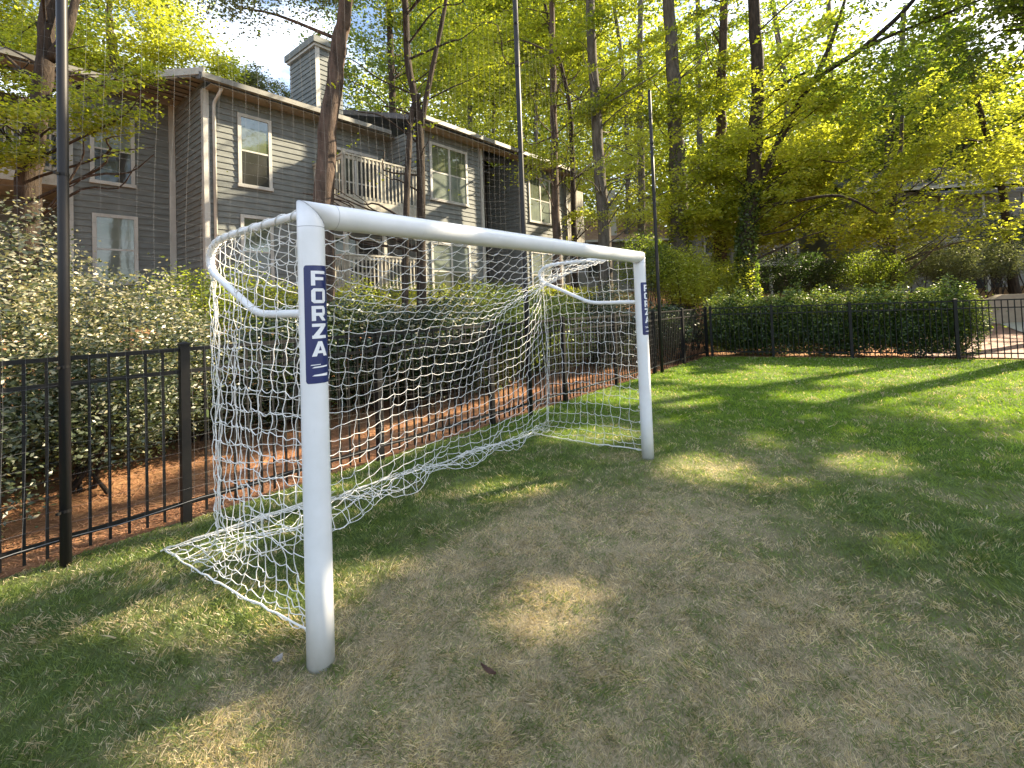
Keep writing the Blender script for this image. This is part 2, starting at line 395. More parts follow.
# paving at the far right behind the fence
def sheet(name, pts, zoff, mat, kind='structure', n=24):
    a, b, c, d = [np.array(p, float) for p in pts]
    V = []; 
    for j in range(n + 1):
        for i in range(n + 1):
            p = (a * (1 - i / n) + b * i / n) * (1 - j / n) + (d * (1 - i / n) + c * i / n) * j / n
            V.append((p[0], p[1], float(ground_z(np.array(p[0]), np.array(p[1]))) - 0.03 + zoff))
    F = [(j * (n + 1) + i, j * (n + 1) + i + 1, (j + 1) * (n + 1) + i + 1, (j + 1) * (n + 1) + i) for j in range(n) for i in range(n)]
    o = mesh_obj(name, V, F, mat, smooth_=True); tag(o, kind=kind); return o
sheet('path', [(9.9, 12.0), (22, 5.5), (30, 19), (17.5, 21)], 0.03, M['paving'])
sheet('pavement', [(17.2, 16.2), (30, 14), (30, 16.6), (17.8, 17.6)], 0.06, simple('pale_concrete', (0.55, 0.53, 0.48), None, 4, 0.9))

# ------------------------------------------------------------------ goal
goal = empty('soccer_goal', P0, YAW, 'white full-frame football goal with a slack white net standing on the lawn', 'soccer goal')
PR = 0.061
HG = 2.13
def mitre_tube(rings, name, parent, seamline=None):
    n = 32; V = []; F = []
    for ring in rings: V.extend(ring)
    for i in range(len(rings) - 1):
        for k in range(n): F.append((i * n + k, i * n + (k + 1) % n, (i + 1) * n + (k + 1) % n, (i + 1) * n + k))
    F.append(tuple(range(n))[::-1]); F.append(tuple(range((len(rings) - 1) * n, len(rings) * n)))
    return mesh_obj(name, V, F, M['white'], parent, smooth_=False)
def ring_fn(f, n=32): return [f(math.cos(2 * math.pi * k / n), math.sin(2 * math.pi * k / n)) for k in range(n)]
def shade_sides(o):
    for p in o.data.polygons: p.use_smooth = len(p.vertices) == 4
def post(s):
    q = 1 if s == 0 else -1; zc = HG - PR; r = PR
    rings = [ring_fn(lambda c, d, z=z: (s + r * c, r * d, z)) for z in (-0.02, 0.4, 1.0, 1.6, HG - 2.5 * PR)]
    rings.append(ring_fn(lambda c, d: (s + r * c, r * d, zc - q * r * c)))
    o = mitre_tube(rings, 'post', goal); shade_sides(o)
    e = MB(); e.tube([(s, 0, HG - 0.124), (s, 0, HG - 0.122)], PR + 0.0006, 32, False); e.build('seam', M['seam'], o)
    return o
posts = [post(0.0), post(GOAL_W)]
r_ = PR * 0.998; zc_ = HG - PR
rings = [ring_fn(lambda c, d: (-r_ * c + 0.0012, r_ * d, zc_ + r_ * c))]
rings += [ring_fn(lambda c, d, x=x: (x, r_ * d, zc_ + r_ * c)) for x in np.linspace(0.12, GOAL_W - 0.12, 8)]
rings.append(ring_fn(lambda c, d: (GOAL_W + r_ * c - 0.0012, r_ * d, zc_ + r_ * c)))
cb = mitre_tube(rings, 'crossbar', goal); shade_sides(cb)
for s in (0.115, GOAL_W - 0.115):
    b = MB(); b.tube([(s - 0.001, 0, HG - PR), (s + 0.001, 0, HG - PR)], PR + 0.0003, 32, False); b.build('seam', M['seam'], cb)
for q, s in ((1, 0.0), (-1, GOAL_W)):
    b = MB(); pts = [(s - q * (PR + .0004) * math.cos(a), (PR + .0004) * math.sin(a), zc_ + (PR + .0004) * math.cos(a)) for a in np.linspace(0, 2 * math.pi, 41)]
    b.tube(pts, 0.0007, 4, False); b.build('mitre_seam', M['seam'], cb)
# anchor base collar seen as small dark line on near post foot
for k, s in enumerate((0.0, GOAL_W)):
    b = MB(); b.tube(bez([(s, 0.03, 2.085), (s, 0.5, 2.09), (s, 0.9, 2.09), (s, 1.16, 2.075), (s, 1.27, 2.02), (s, 1.285, 1.96), (s, 1.23, 1.885), (s, 1.0, 1.785), (s, 0.74, 1.675), (s, 0.63, 1.632), (s, 0.50, 1.612), (s, 0.25, 1.608), (s, 0.03, 1.605)], 5), 0.0205, 12)
    b.build('support_bar', M['white'], goal, True)
# decals: navy band wrapped round the front of each post, white upright letters stacked
def decal(post_o, s0, z0, z1, h0, h1):
    r = PR + 0.0012; V = []; F = []; n = 24
    # half width angle 72 degrees round the field side (-y)
    a0, a1 = R(-90 - 62), R(-90 + 72)
    rc = 0.012
    zs = [z0, z0 + rc * .3, z0 + rc, z1 - rc, z1 - rc * .3, z1]; ins = [0.16, 0.06, 0, 0, 0.06, 0.16]
    for z, i_n in zip(zs, ins):
        for k in range(n + 1):
            a = (a0 + i_n) + (a1 - a0 - 2 * i_n) * k / n
            V.append((s0 + r * math.cos(a), r * math.sin(a), z))
    for j in range(len(zs) - 1):
        for k in range(n): F.append((j * (n + 1) + k, j * (n + 1) + k + 1, (j + 1) * (n + 1) + k + 1, (j + 1) * (n + 1) + k))
    o = mesh_obj('decal', V, F, M['navy'], post_o, smooth_=True)
    # lettering
    def stroke(bm, poly, lay):
        # poly: four corners (x,y) of a stroke in metres, x across, y up; mapped on the cylinder
        rr = PR + 0.0022 + lay * 0.0002
        (p0, p1, p2, p3) = [np.array(p, float) for p in poly]; nn = 6
        V = []
        for j in range(nn + 1):
            for i in range(nn + 1):
                p = (p0 * (1 - i / nn) + p1 * i / nn) * (1 - j / nn) + (p3 * (1 - i / nn) + p2 * i / nn) * j / nn
                a = R(-90) + (p[0] - 0.001) / PR
                V.append((s0 + rr * math.cos(a), rr * math.sin(a), p[1]))
        F = [(j * (nn + 1) + i, j * (nn + 1) + i + 1, (j + 1) * (nn + 1) + i + 1, (j + 1) * (nn + 1) + i) for j in range(nn) for i in range(nn)]
        bm.add(V, F)
    w = 0.066; H = (h1 - h0) / 5 * 0.84; pitch = (h1 - h0) / 5; T = 0.0175; TH = H * 0.21
    b = MB()
    for k, ch in enumerate('FORZA'):
        y1 = h1 - k * pitch; y0 = y1 - H; x0 = -w / 2; x1 = w / 2; L = [0]
        def bar(xa, ya, xb, yb): stroke(b, [(xa, ya), (xb, ya), (xb, yb), (xa, yb)], L[0]); L[0] += 1
        if ch == 'F':
            bar(x0, y0, x0 + T, y1); bar(x0, y1 - TH, x1, y1); bar(x0, y0 + H * .36, x1 - .008, y0 + H * .57)
        elif ch == 'O':
            c = 0.010
            bar(x0 + c, y1 - TH, x1 - c, y1); bar(x0 + c, y0, x1 - c, y0 + TH); bar(x0, y0 + c, x0 + T, y1 - c); bar(x1 - T, y0 + c, x1, y1 - c)
            for (sx, sy) in ((1, 1), (1, -1), (-1, 1), (-1, -1)):
                xc = sx * (w / 2); yc = (y1 if sy > 0 else y0)
                stroke(b, [(xc, yc - sy * c), (xc - sx * c, yc), (xc - sx * (T + .002), yc - sy * (TH * 0.9)), (xc - sx * (T * .9), yc - sy * (TH + .002))], L[0]); L[0] += 1
        elif ch == 'R':
            bar(x0, y0, x0 + T, y1); bar(x0, y1 - TH, x1 - .008, y1); bar(x0, y0 + H * .33, x1 - .008, y0 + H * .54); bar(x1 - T - .002, y0 + H * .42, x1 - .003, y1 - .007)
            stroke(b, [(x1 - T - .004, y0), (x1, y0), (x1 - .022, y0 + H * .42), (x1 - .022 - T, y0 + H * .42)], L[0])
        elif ch == 'Z':
            bar(x0, y1 - TH, x1, y1); bar(x0, y0, x1, y0 + TH)
            stroke(b, [(x0, y0 + TH * .6), (x0 + T * 1.4, y0 + TH * .6), (x1, y1 - TH * .6), (x1 - T * 1.4, y1 - TH * .6)], 3)
        else:
            stroke(b, [(x0 - .003, y0), (x0 + T, y0), (0.007, y1), (-0.009, y1)], 0)
            stroke(b, [(x1 - T, y0), (x1 + .003, y0), (0.009, y1), (-0.007, y1)], 1)
            bar(x0 + .012, y0 + H * .2, x1 - .012, y0 + H * .38)
    b.build('lettering', M['letter'], o)
    b = MB()
    for (ya, yb) in ((z0 + 0.070, z0 + 0.062), (z0 + 0.034, z0 + 0.044)):
        stroke(b, [(-w / 2 - .004, ya), (w / 2 + .004, ya - (yb - ya) * .3), (w / 2 + .004, ya + .010), (-w / 2 + .006, ya + .006)], 0)
    stroke(b, [(-w / 2 - .010, z0 + 0.082), (0.0, z0 + 0.084), (0.0, z0 + 0.087), (-w / 2 - .006, z0 + 0.086)], 1)
    b.build('emblem_stripes', M['letter'], o)
decal(posts[0], 0.0, 1.285, 1.825, 1.395, 1.80)
decal(posts[1], GOAL_W, 1.265, 1.805, 1.375, 1.78)

clip0 = None
for (cx_, cz_, dy) in [(x, HG - PR + 0.02, PR * 0.93) for x in np.linspace(0.2, GOAL_W - 0.2, 22)] + [(s, z, PR) for s in (0.0, GOAL_W) for z in np.linspace(0.2, 1.45, 9)]:
    if clip0 is None:
        c = MB(); c.tube(bez([(0, -0.004, 0.008), (0, 0.012, 0.010), (0, 0.020, 0.0), (0, 0.012, -0.010), (0, 0.003, -0.008)], 3), 0.0032, 6)
        clip0 = c.build('net_clip', M['letter'], goal); o = clip0
    else:
        o = clip0.copy(); COL.objects.link(o)
    o.location = (cx_, dy, cz_)
# --- net
def net_panel(fn, nu, nv, name, rad=0.0025, jit=0.012, seed=1, label=None, wav=0.0055):
    g = np.random.default_rng(seed)
    P = np.zeros((nu + 1, nv + 1, 3))
    for i in range(nu + 1):
        for j in range(nv + 1):
            P[i, j] = fn(i / nu, j / nv)
    J = g.normal(0, jit, P.shape); J[:, 0] *= 0.1; J[0, :] *= 0.15; J[-1, :] *= 0.15; J[:, -1] *= 0.4
    P = P + J; P[..., 2] = np.maximum(P[..., 2], 0.016)
    segs = []; K = 4
    def edge(a, b, horiz):
        L = np.linalg.norm(b - a); off = g.normal(0, wav, 3); off[2] -= (0.012 if horiz else 0.0); off2 = g.normal(0, wav * 0.6, 3)
        pts = []
        for k in range(K + 1):
            t = k / K; p = a * (1 - t) + b * t + off * math.sin(math.pi * t) + off2 * math.sin(2 * math.pi * t)
            p[2] = max(p[2], 0.014); pts.append(p)
        segs.append(pts)
    for i in range(nu + 1):
        for j in range(nv + 1):
            if i < nu: edge(P[i, j], P[i + 1, j], True)
            if j < nv: edge(P[i, j], P[i, j + 1], False)
    mb = MB()
    S = np.array(segs); n4 = 4
    T = np.gradient(S, axis=1); T /= np.linalg.norm(T, axis=2, keepdims=True) + 1e-9
    ref = np.where(np.abs(T[..., 2:3]) < 0.8, np.array([0, 0, 1.0]), np.array([1.0, 0, 0]))
    A = np.cross(T, ref); A /= np.linalg.norm(A, axis=2, keepdims=True) + 1e-9; B = np.cross(T, A)
    V = np.stack([S + rad * (math.cos(q) * A + math.sin(q) * B) for q in (0, math.pi / 2, math.pi, 3 * math.pi / 2)], 2)  # ns,K+1,4,3
    ns = len(S); idx = np.arange(ns * (K + 1) * 4).reshape(ns, K + 1, 4)
    Fq = []
    for k in range(4):
        k2 = (k + 1) % 4
        Fq.append(np.stack([idx[:, :-1, k], idx[:, :-1, k2], idx[:, 1:, k2], idx[:, 1:, k]], -1).reshape(-1, 4))
    # knots: small octahedra
    Vk = V.reshape(-1, 3); n0 = len(Vk)
    nodes = P.reshape(-1, 3); kr = rad * 1.9
    dirs = np.array([(1, 0, 0), (0, 1, 0), (-1, 0, 0), (0, -1, 0), (0, 0, 1), (0, 0, -1)]) * kr
    Ok = (nodes[:, None] + dirs[None]).reshape(-1, 3)
    base = n0 + np.arange(len(nodes))[:, None] * 6
    tri = np.array([(0, 1, 4), (1, 2, 4), (2, 3, 4), (3, 0, 4), (1, 0, 5), (2, 1, 5), (3, 2, 5), (0, 3, 5)])
    Ft = (base[:, :, None] + tri[None].reshape(1, 8, 3)).reshape(-1, 3)
    Ft = np.concatenate([Ft, Ft[:, 2:3]], 1)
    F = [tuple(f) for f in np.concatenate(Fq)] + [tuple(f[:3]) for f in Ft]
    o = mesh_obj(name, np.concatenate([Vk, Ok]), F, M['net'], goal, smooth_=True)
    if label: o['label'] = label
    return o
def lerp(a, b, t): return a + (b - a) * t
def poly_at(pts, t):
    pts = np.array(pts, float); L = np.linalg.norm(np.diff(pts, axis=0), axis=1); c = np.concatenate([[0], np.cumsum(L)]); x = t * c[-1]
    k = min(int(np.searchsorted(c, x, 'right') - 1), len(L) - 1); f = (x - c[k]) / max(L[k], 1e-9)
    return pts[k] * (1 - f) + pts[k + 1] * f
def side_fn(s0, far):
    tb = 1.885 if not far else 1.57
    sb = -0.12 if not far else 0.10
    def fn(a, b_):
        top = np.array([s0, 0.04 + 1.235 * a, 2.085 - 0.10 * smooth((a - 0.86) / 0.14)])
        out = -1 if not far else 1
        mid = np.array([s0 + out * 0.03 * math.sin(math.pi * a), 0.05 + (1.22 if not far else 1.19) * a ** 0.85, 0.34 + 0.02 * math.sin(5 * a)])
        bot = np.array([s0 + (sb) * a ** 1.3, 0.03 + (tb - 0.03) * a ** 1.05, 0.02 + (0.10 if not far else 0.06) * (1 - a) ** 2])
        kb = 0.80
        if b_ < kb:
            f = b_ / kb; p = lerp(top, mid, f)
            p[0] += out * 0.045 * math.sin(math.pi * f) * math.sin(math.pi * a) + 0.02 * math.sin(9 * a + 4 * b_)
            p[1] += 0.02 * math.sin(6 * b_ + 7 * a) * math.sin(math.pi * a) - 0.05 * a * math.sin(math.pi * f)
        else:
            f = (b_ - kb) / (1 - kb); p = lerp(mid, bot, f); p[2] = lerp(mid[2], bot[2], f ** 0.8)
            p[1] = lerp(mid[1], bot[1], f ** 1.3)
        return p
    return fn
def back_fn(a, b_):
    k = max(math.sin(math.pi * a), 0) ** 0.75
    te = lerp(1.885, 1.57, a); tf = lerp(1.10, 1.38, a) - 0.06 * math.sin(3 * math.pi * a)
    s_end = lerp(-0.12, GOAL_W + 0.10, a); s = GOAL_W * a
    # bunching of the sheet: strands lean towards the two rear corners
    pts = [(0.055, 2.085), (0.62 - 0.12 * k, 2.085 - 0.27 * k), (1.27 - 0.34 * k, 2.0 - 0.52 * k), (1.27 - 0.14 * k, 1.2 - 0.22 * k), (1.24 - 0.02 * k, 0.50), (lerp(1.24, tf, 0.8), 0.16), (tf - 0.03, 0.035), (tf + 0.14, 0.11), (lerp(tf, te, 0.5), 0.03), (te - 0.10, 0.05), (te, 0.016)]
    p = poly_at(pts, b_)
    f = smooth((b_ - 0.7) / 0.3)
    x = lerp(s, s_end, f) + 0.015 * math.sin(11 * b_ + 17 * a)
    cr = smooth((b_ - 0.72) / 0.1) * (1 - smooth((b_ - 0.90) / 0.1)) * (0.3 + 0.7 * smooth(a / 0.15))
    return np.array([x, p[0] + 0.02 * math.sin(23 * a + 9 * b_) + cr * 0.05 * math.sin(31 * a + 20 * b_), p[1] + 0.012 * math.sin(19 * a) * (1 - cr) + cr * 0.03 * (1 + math.sin(27 * a + 15 * b_))])
net_panel(back_fn, 30, 34, 'back_net', seed=3, jit=0.004)
net_panel(side_fn(0.0, False), 13, 20, 'side_net', seed=4, jit=0.005, wav=0.006)
net_panel(side_fn(GOAL_W, True), 12, 19, 'side_net', seed=5, jit=0.006)
# ropes along the ground edges of the net and along the rear drape
for far in (False, True):
    f = side_fn(GOAL_W if far else 0.0, far)
    g = np.random.default_rng(9); pts = [f(a, 1.0) + np.array([0, 0, 0.0]) + g.normal(0, 0.004, 3) for a in np.linspace(0, 1, 24)]
    MB().tube(pts, 0.0052, 6).build('ground_rope', M['net'], goal, True)
g = np.random.default_rng(10)
MB().tube([back_fn(a, 1.0) + g.normal(0, 0.005, 3) for a in np.linspace(0, 1, 40)], 0.005, 6).build('ground_rope', M['net'], goal, True)
# cord wound round the side bars that ties the net on
for k, s in enumerate((0.0, GOAL_W)):
    bar_pts = bez([(s, 0.06, 2.087), (s, 0.5, 2.09), (s, 0.9, 2.09), (s, 1.16, 2.075), (s, 1.27, 2.02), (s, 1.285, 1.95), (s, 1.22, 1.865)], 30)
    pts = []
    for i, p in enumerate(bar_pts):
        a = i * 0.55; pts.append((p[0] + 0.0245 * math.cos(a), p[1], p[2] + 0.0245 * math.sin(a)))
    MB().tube(pts, 0.0026, 5).build('lacing_cord', M['net'], goal, True)
# loose doubled strands gathered down the rear edges
for k, s in enumerate((0.0, GOAL_W)):
    g = np.random.default_rng(20 + k)
    for q in range(3):
        o1 = g.uniform(-0.05, 0.05); pts = []
        for z in np.linspace(1.98, 0.22, 22):
            pts.append((s + o1 * .6 + g.normal(0, 0.006), 1.25 - 0.05 * math.sin((z - .2) / 1.8 * math.pi) + o1 + g.normal(0, 0.008), z))
        pts.append((s - 0.05 if k == 0 else s + .05, 1.35 + o1, 0.08))
        MB().tube(pts, 0.0022, 4).build('loose_cord', M['net'], goal, True)
g = np.random.default_rng(31)
for q in range(6):
    pts = []
    for a in np.linspace(0, 0.30, 14):
        te = lerp(1.885, 1.57, a); pts.append((lerp(-0.12, GOAL_W + .1, a), te - (0.035 * q) * a / 0.3 + g.normal(0, 0.006), 0.016 + 0.12 * (a / 0.3) * (q / 6) + abs(g.normal(0, 0.005))))
    MB().tube(pts, 0.0024, 4).build('loose_cord', M['net'], goal, True)
MB().box((-0.045, 1.235, 0.985), (-0.041, 1.262, 1.030)).build('tag', simple('yellow_tag', (0.45, 0.48, 0.12), None, 30, 0.6), goal)

# ------------------------------------------------------------------ fences
def fence(name, base, yaw, s_posts, label, gate=None):
    root = empty(name, base, yaw, label, 'fence')
    H = 1.375
    def pz(s):
        x = base[0] + math.cos(yaw) * s; y = base[1] + math.sin(yaw) * s
        return 0.0
    for s in s_posts:
        b = MB(); b.box((s - 0.032, -0.032, -0.05), (s + 0.032, 0.032, H + 0.02)); b.box((s - 0.037, -0.037, H + 0.02), (s + 0.037, 0.037, H + 0.032))
        b.add([(s - .037, -.037, H + .032), (s + .037, -.037, H + .032), (s + .037, .037, H + .032), (s - .037, .037, H + .032), (s, 0, H + .05)], [(0, 1, 4), (1, 2, 4), (2, 3, 4), (3, 0, 4)])
        b.build('post', M['black'], root)
    for s0, s1 in zip(s_posts[:-1], s_posts[1:]):
        r = MB(); a, c = s0 + 0.034, s1 - 0.034
        for z in (H - 0.016, H - 0.19, 0.15):
            r.box((a, -0.014, z - 0.014), (c, 0.014, z + 0.016))
        k = r; n = int(round((c - a) / 0.111)); 
        for i in range(1, n):
            x = a + (c - a) * i / n
            k.box((x - 0.008, -0.008, 0.05), (x + 0.008, 0.008, H - 0.020))
        k.build('panel', M['black'], root)
    return root
fence('metal_fence', W3(0, 2.32), YAW, [0.14 + 1.802 * k for k in range(-4, 8)], 'long black metal picket fence running behind the goal beside the pine straw bank')
fence('metal_fence', CORNER + wdir * 0.07, math.atan2(wdir[1], wdir[0]), [0.06, 1.57, 3.31, 5.36, 7.2, 9.05, 10.9, 12.7, 14.5], 'black metal picket fence at the far end of the lawn before the clipped hedge')

# ------------------------------------------------------------------ net poles and barrier netting
pole_lab = ['tall black pole nearest the camera, standing at the fence left of the goal', 'tall black pole behind the middle of the goal crossbar', 'tall black pole standing just beyond the right goal post']
for k, (s, h) in enumerate(((-0.575, 6.501), (4.47, 6.5), (9.33, 6.42))):
    b = W3(s, 2.225)
    root = empty('net_pole', b, 0, pole_lab[k], 'pole', 'poles holding the barrier netting')
    MB().tube([(0, 0, -0.05), (0, 0, 2), (0, 0, 4), (0, 0, h)], 0.031 if k == 0 else 0.0375, 14).build('shaft', M['rustblack'], root, True)
    c = MB(); c.tube([(0, 0, h), (0, 0, h + 0.015), (0, 0, h + 0.03)], [0.034, 0.034, 0.02] if k == 0 else [0.041, 0.041, 0.02], 14); c.build('cap', M['rustblack'], root)
    for z in (0.35, 1.3, 2.6, 3.9, 5.2, h - 0.65):
        c = MB(); c.tube([(0, 0, z), (0, 0, z + 0.02)], 0.034 if k == 0 else 0.0405, 12); c.box((-0.008, -0.062, z), (0.008, -0.038, z + 0.016)); c.build('clip', M['black'], root)
def barrier():
    b = MB(); g = np.random.default_rng(3)
    t = 2.275
    def top(s):
        ps = [-5.6, -0.575, 4.47, 9.33]
        for a, c in zip(ps[:-1], ps[1:]):
            if a <= s <= c:
                f = (s - a) / (c - a); return 5.85 - 0.30 * 4 * f * (1 - f)
        return 5.85
    def warp(s, z):
        return (s + 0.02 * math.sin(2.1 * z + s), t - 2.275 + 0.03 * math.sin(1.3 * s + z), z)
    rad = 0.0006
    for s in np.arange(-5.6, 9.35, 0.105):
        tp = top(s); zz = np.linspace(0.16, tp, 14)
        b.tube([warp(s, z) for z in zz], rad, 3, False)
    for j in range(56):
        f = j / 55
        pts = []
        for s in np.linspace(-5.6, 9.33, 60):
            tp = top(s); pts.append(warp(s, 0.16 + (tp - 0.16) * f + 0.01 * math.sin(7 * s + j)))
        b.tube(pts, rad if 0 < j < 55 else 0.0028, 3, False)
    root = b.build('barrier_netting', M['barrier']); root.location = tuple(W3(0, 2.275)); root.rotation_euler = (0, 0, YAW)
    tag(root, 'thin see-through barrier netting strung between the tall black poles', 'netting')
barrier()

# ------------------------------------------------------------------ main house
house = empty('apartment_house', W3(0, 0), YAW, 'grey two-storey clapboard house with balconies on the bank behind the goal', 'house')
def lap_wall(b, s0, s1, T, z0, z1, axis_='s', out=-1, pitch=0.158, lip=0.021):
    """lap siding facing -T (axis 's') or facing -s (axis 't', then s0,s1 are T range and T is s)"""
    z = z0; 
    while z < z1 - 1e-4:
        zt = min(z + pitch, z1)
        if axis_ == 's':
            V = [(s0, T + out * lip, z), (s1, T + out * lip, z), (s1, T, zt), (s0, T, zt), (s0, T, z), (s1, T, z)]
        else:
            V = [(T + out * lip, s1, z), (T + out * lip, s0, z), (T, s0, zt), (T, s1, zt), (T, s1, z), (T, s0, z)]
        b.add(V, [(0, 1, 2, 3), (1, 0, 4, 5)]); z = zt
    return b
def window(s0, s1, z0, z1, T, cols=1, split=0.5, upper='glass_up', lower='glass_low', fw=0.085):
    T0 = T - 0.023
    o = MB()
    # outer trim: butted boards
    o.box((s0, T0 - 0.035, z0 + fw), (s0 + fw, T0, z1 - fw)); o.box((s1 - fw, T0 - 0.035, z0 + fw), (s1, T0, z1 - fw))
    o.box((s0, T0 - 0.037, z1 - fw), (s1, T0, z1)); o.box((s0 - 0.02, T0 - 0.055, z0), (s1 + 0.02, T0, z0 + fw))
    w = o.build('window', M['trim'], house)
    cw = (s1 - s0 - 2 * fw) / cols
    zm = z0 + fw + (z1 - z0 - 2 * fw) * split
    sash = MB()
    for c in range(cols):
        a = s0 + fw + c * cw; e = a + cw
        if c: sash.box((a - 0.035, T0 - 0.030, z0 + fw), (a + 0.035, T0 - 0.004, z1 - fw))
        sash.box((a + (0.035 if c else 0), T0 - 0.024, zm - 0.022), (e - (0.035 if c < cols - 1 else 0), T0 - 0.004, zm + 0.022))
    sash.build('sash', M['trim'], w)
    MB().box((s0 + fw, T0 - 0.012, zm), (s1 - fw, T0 - 0.002, z1 - fw)).build('pane', M[upper], w)
    MB().box((s0 + fw, T0 - 0.014, z0 + fw), (s1 - fw, T0 - 0.003, zm)).build('pane', M[lower], w)
    return w
ZB, ZT = 0.7, 7.42
b = MB(); lap_wall(b, 3.21, 6.1, 11.3, ZB, ZT); wall_a = b.build('wall', M['siding'], house)
b = MB(); lap_wall(b, 6.1, 8.72, 11.3, ZB, ZT); b.build('recessed_wall', M['siding'], house)
b = MB(); lap_wall(b, 11.3, 13.6, 3.21, ZB, 7.62, 't', -1); b.build('return_wall', M['siding'], house)
b = MB(); lap_wall(b, 0.95, 3.21, 13.6, ZB, 7.62); b.build('wall', M['siding'], house)
b = MB(); lap_wall(b, -7, 0.95, 15.6, ZB, 7.62); lap_wall(b, 13.6, 15.6, 0.95, ZB, 7.6, 't', -1); b.build('recessed_wall', M['siding'], house)
b = MB(); lap_wall(b, 8.72, 11.55, 9.6, ZB, ZT); lap_wall(b, 9.6, 11.3, 8.72, ZB, ZT, 't', -1); b.build('wall', M['siding'], house)
b = MB(); lap_wall(b, 11.55, 13.72, 11.5, ZB, ZT); lap_wall(b, 9.6, 11.5, 13.72, ZB, ZT, 't', -1); b.build('recessed_wall', M['siding'], house)
b = MB(); lap_wall(b, 13.72, 17.0, 9.6, ZB, ZT); b.build('wall', M['siding'], house)
b = MB(); b.box((3.23, 11.32, ZB), (17.0, 20.5, 7.3)); b.box((8.74, 9.62, ZB), (11.53, 11.31, 7.3)); b.box((13.74, 9.62, ZB), (16.98, 11.31, 7.3)); b.box((-7, 15.62, ZB), (3.22, 20.5, 7.3)); b.box((0.97, 13.62, ZB), (3.22, 15.61, 7.3)); b.build('core', M['dark'], house)
# corner boards, drain pipe
def strip(name, boxes, mat): 
    b = MB(); [b.box(*x) for x in boxes]; return b.build(name, M[mat], house)
strip('corner_board', [((3.17, 11.255, ZB), (3.30, 11.285, 7.38)), ((3.165, 11.286, ZB), (3.194, 11.40, 7.38))], 'trim')
strip('corner_board', [((3.05, 13.53, ZB), (3.19, 13.58, 7.6))], 'trim')
strip('corner_board', [((0.93, 13.54, ZB), (1.05, 13.58, 7.6))], 'trim')
strip('corner_board', [((11.45, 9.54, ZB), (11.57, 9.58, 7.38))], 'trim')
strip('corner_board', [((8.68, 9.54, ZB), (8.80, 9.58, 7.38))], 'trim')
strip('corner_board', [((13.68, 9.54, ZB), (13.78, 9.58, 7.38))], 'trim')
strip('corner_board', [((16.90, 9.54, ZB), (17.03, 9.58, 7.38))], 'gutter')
b = MB(); b.tube(bez([(3.5, 10.93, 7.42), (3.47, 10.95, 7.30), (3.42, 11.18, 7.10), (3.41, 11.24, 6.98)], 5) + [np.array((3.41, 11.24, 1.0))], 0.042, 8); b.build('downspout', M['trim'], house, True)
b = MB(); b.tube([(16.95, 9.50, 7.3), (16.95, 9.50, 1.0)], 0.04, 8); b.build('downspout', M['gutter'], house, True)
# windows
window(3.97, 4.84, 5.03, 7.0, 11.3)
window(4.0, 4.84, 2.35, 4.30, 11.3, split=0.5)
window(1.37, 2.28, 5.12, 6.95, 13.6, upper='blind')
window(1.40, 2.33, 2.55, 4.36, 13.6, upper='blind', lower='blind')
window(9.08, 10.78, 5.14, 7.06, 9.6, cols=2, upper='glass_up', lower='blind')
window(9.02, 10.80, 1.9, 3.80, 9.6, cols=2, upper='blind', lower='glass_up')
window(14.28, 16.52, 5.02, 6.98, 9.6, cols=3, upper='glass_up', lower='blind')
window(14.28, 16.52, 1.9, 3.85, 9.6, cols=3, upper='blind', lower='glass_up')
window(6.6, 8.3, 4.7, 6.75, 11.3, cols=2, upper='glass_low', lower='glass_low')
window(6.6, 8.3, 1.7, 4.0, 11.3, cols=2, upper='glass_low', lower='glass_low')
# roofs: slabs that rise away from the eaves
def roof(s0, s1, Te, ze, Tr, slope=0.333, th=0.16, name='roof', mat='shingle'):
    zr = ze + (Tr - Te) * slope
    b = MB(); b.prism([(s0, Te, ze - th * 0.1), (s0, Te, ze + th), (s0, Tr, zr + th), (s0, Tr, zr - th * 0.1)], (s1 - s0, 0, 0))
    r = b.build(name, M[mat], house)
    return r, zr
rA, zr = roof(2.98, 8.5, 10.85, 7.44, 20.0)
strip('gutter', [((3.0, 10.73, 7.43), (8.50, 10.845, 7.56))], 'gutter')
roof(8.5, 17.35, 9.12, 7.46, 20.0)
strip('gutter', [((8.5, 9.0, 7.45), (17.3, 9.115, 7.58))], 'gutter')
roof(-7.0, 2.97, 13.15, 7.66, 20.6)
strip('gutter', [((-7.0, 13.03, 7.63), (1.55, 13.145, 7.76))], 'gutter')
strip('soffit', [((3.22, 10.87, 7.37), (8.72, 11.28, 7.40)), ((8.52, 9.13, 7.36), (17.0, 9.58, 7.39)), ((-7, 13.16, 7.58), (3.2, 13.59, 7.61))], 'soffit')
# rake board and boarded soffit over the set-back corner
b = MB(); b.prism([(3.20, 10.87, 7.55), (3.20, 13.55, 7.60), (1.55, 13.15, 7.60)], (0, 0, 0.03)); b.build('soffit', M['soffit'], house)
b = MB()
a_, c_ = np.array([3.05, 10.80]), np.array([1.50, 13.12]); d_ = c_ - a_; n_ = np.array([-d_[1], d_[0]]); n_ /= np.linalg.norm(n_); n_ *= 0.05
b.prism([(a_[0], a_[1], 7.55), (c_[0], c_[1], 7.60), (c_[0] - n_[0], c_[1] - n_[1], 7.60), (a_[0] - n_[0], a_[1] - n_[1], 7.55)], (0, 0, 0.17)); b.build('fascia', M['trim'], house)
# soffit battens
b = MB()
for k in range(7):
    f = (k + 1) / 8; p = a_ + d_ * f; b.box((p[0] + 0.02, p[1] + 0.05, 7.535), (3.17, p[1] + 0.075, 7.552 ))
b.build('soffit_batten', M['dark'], house)
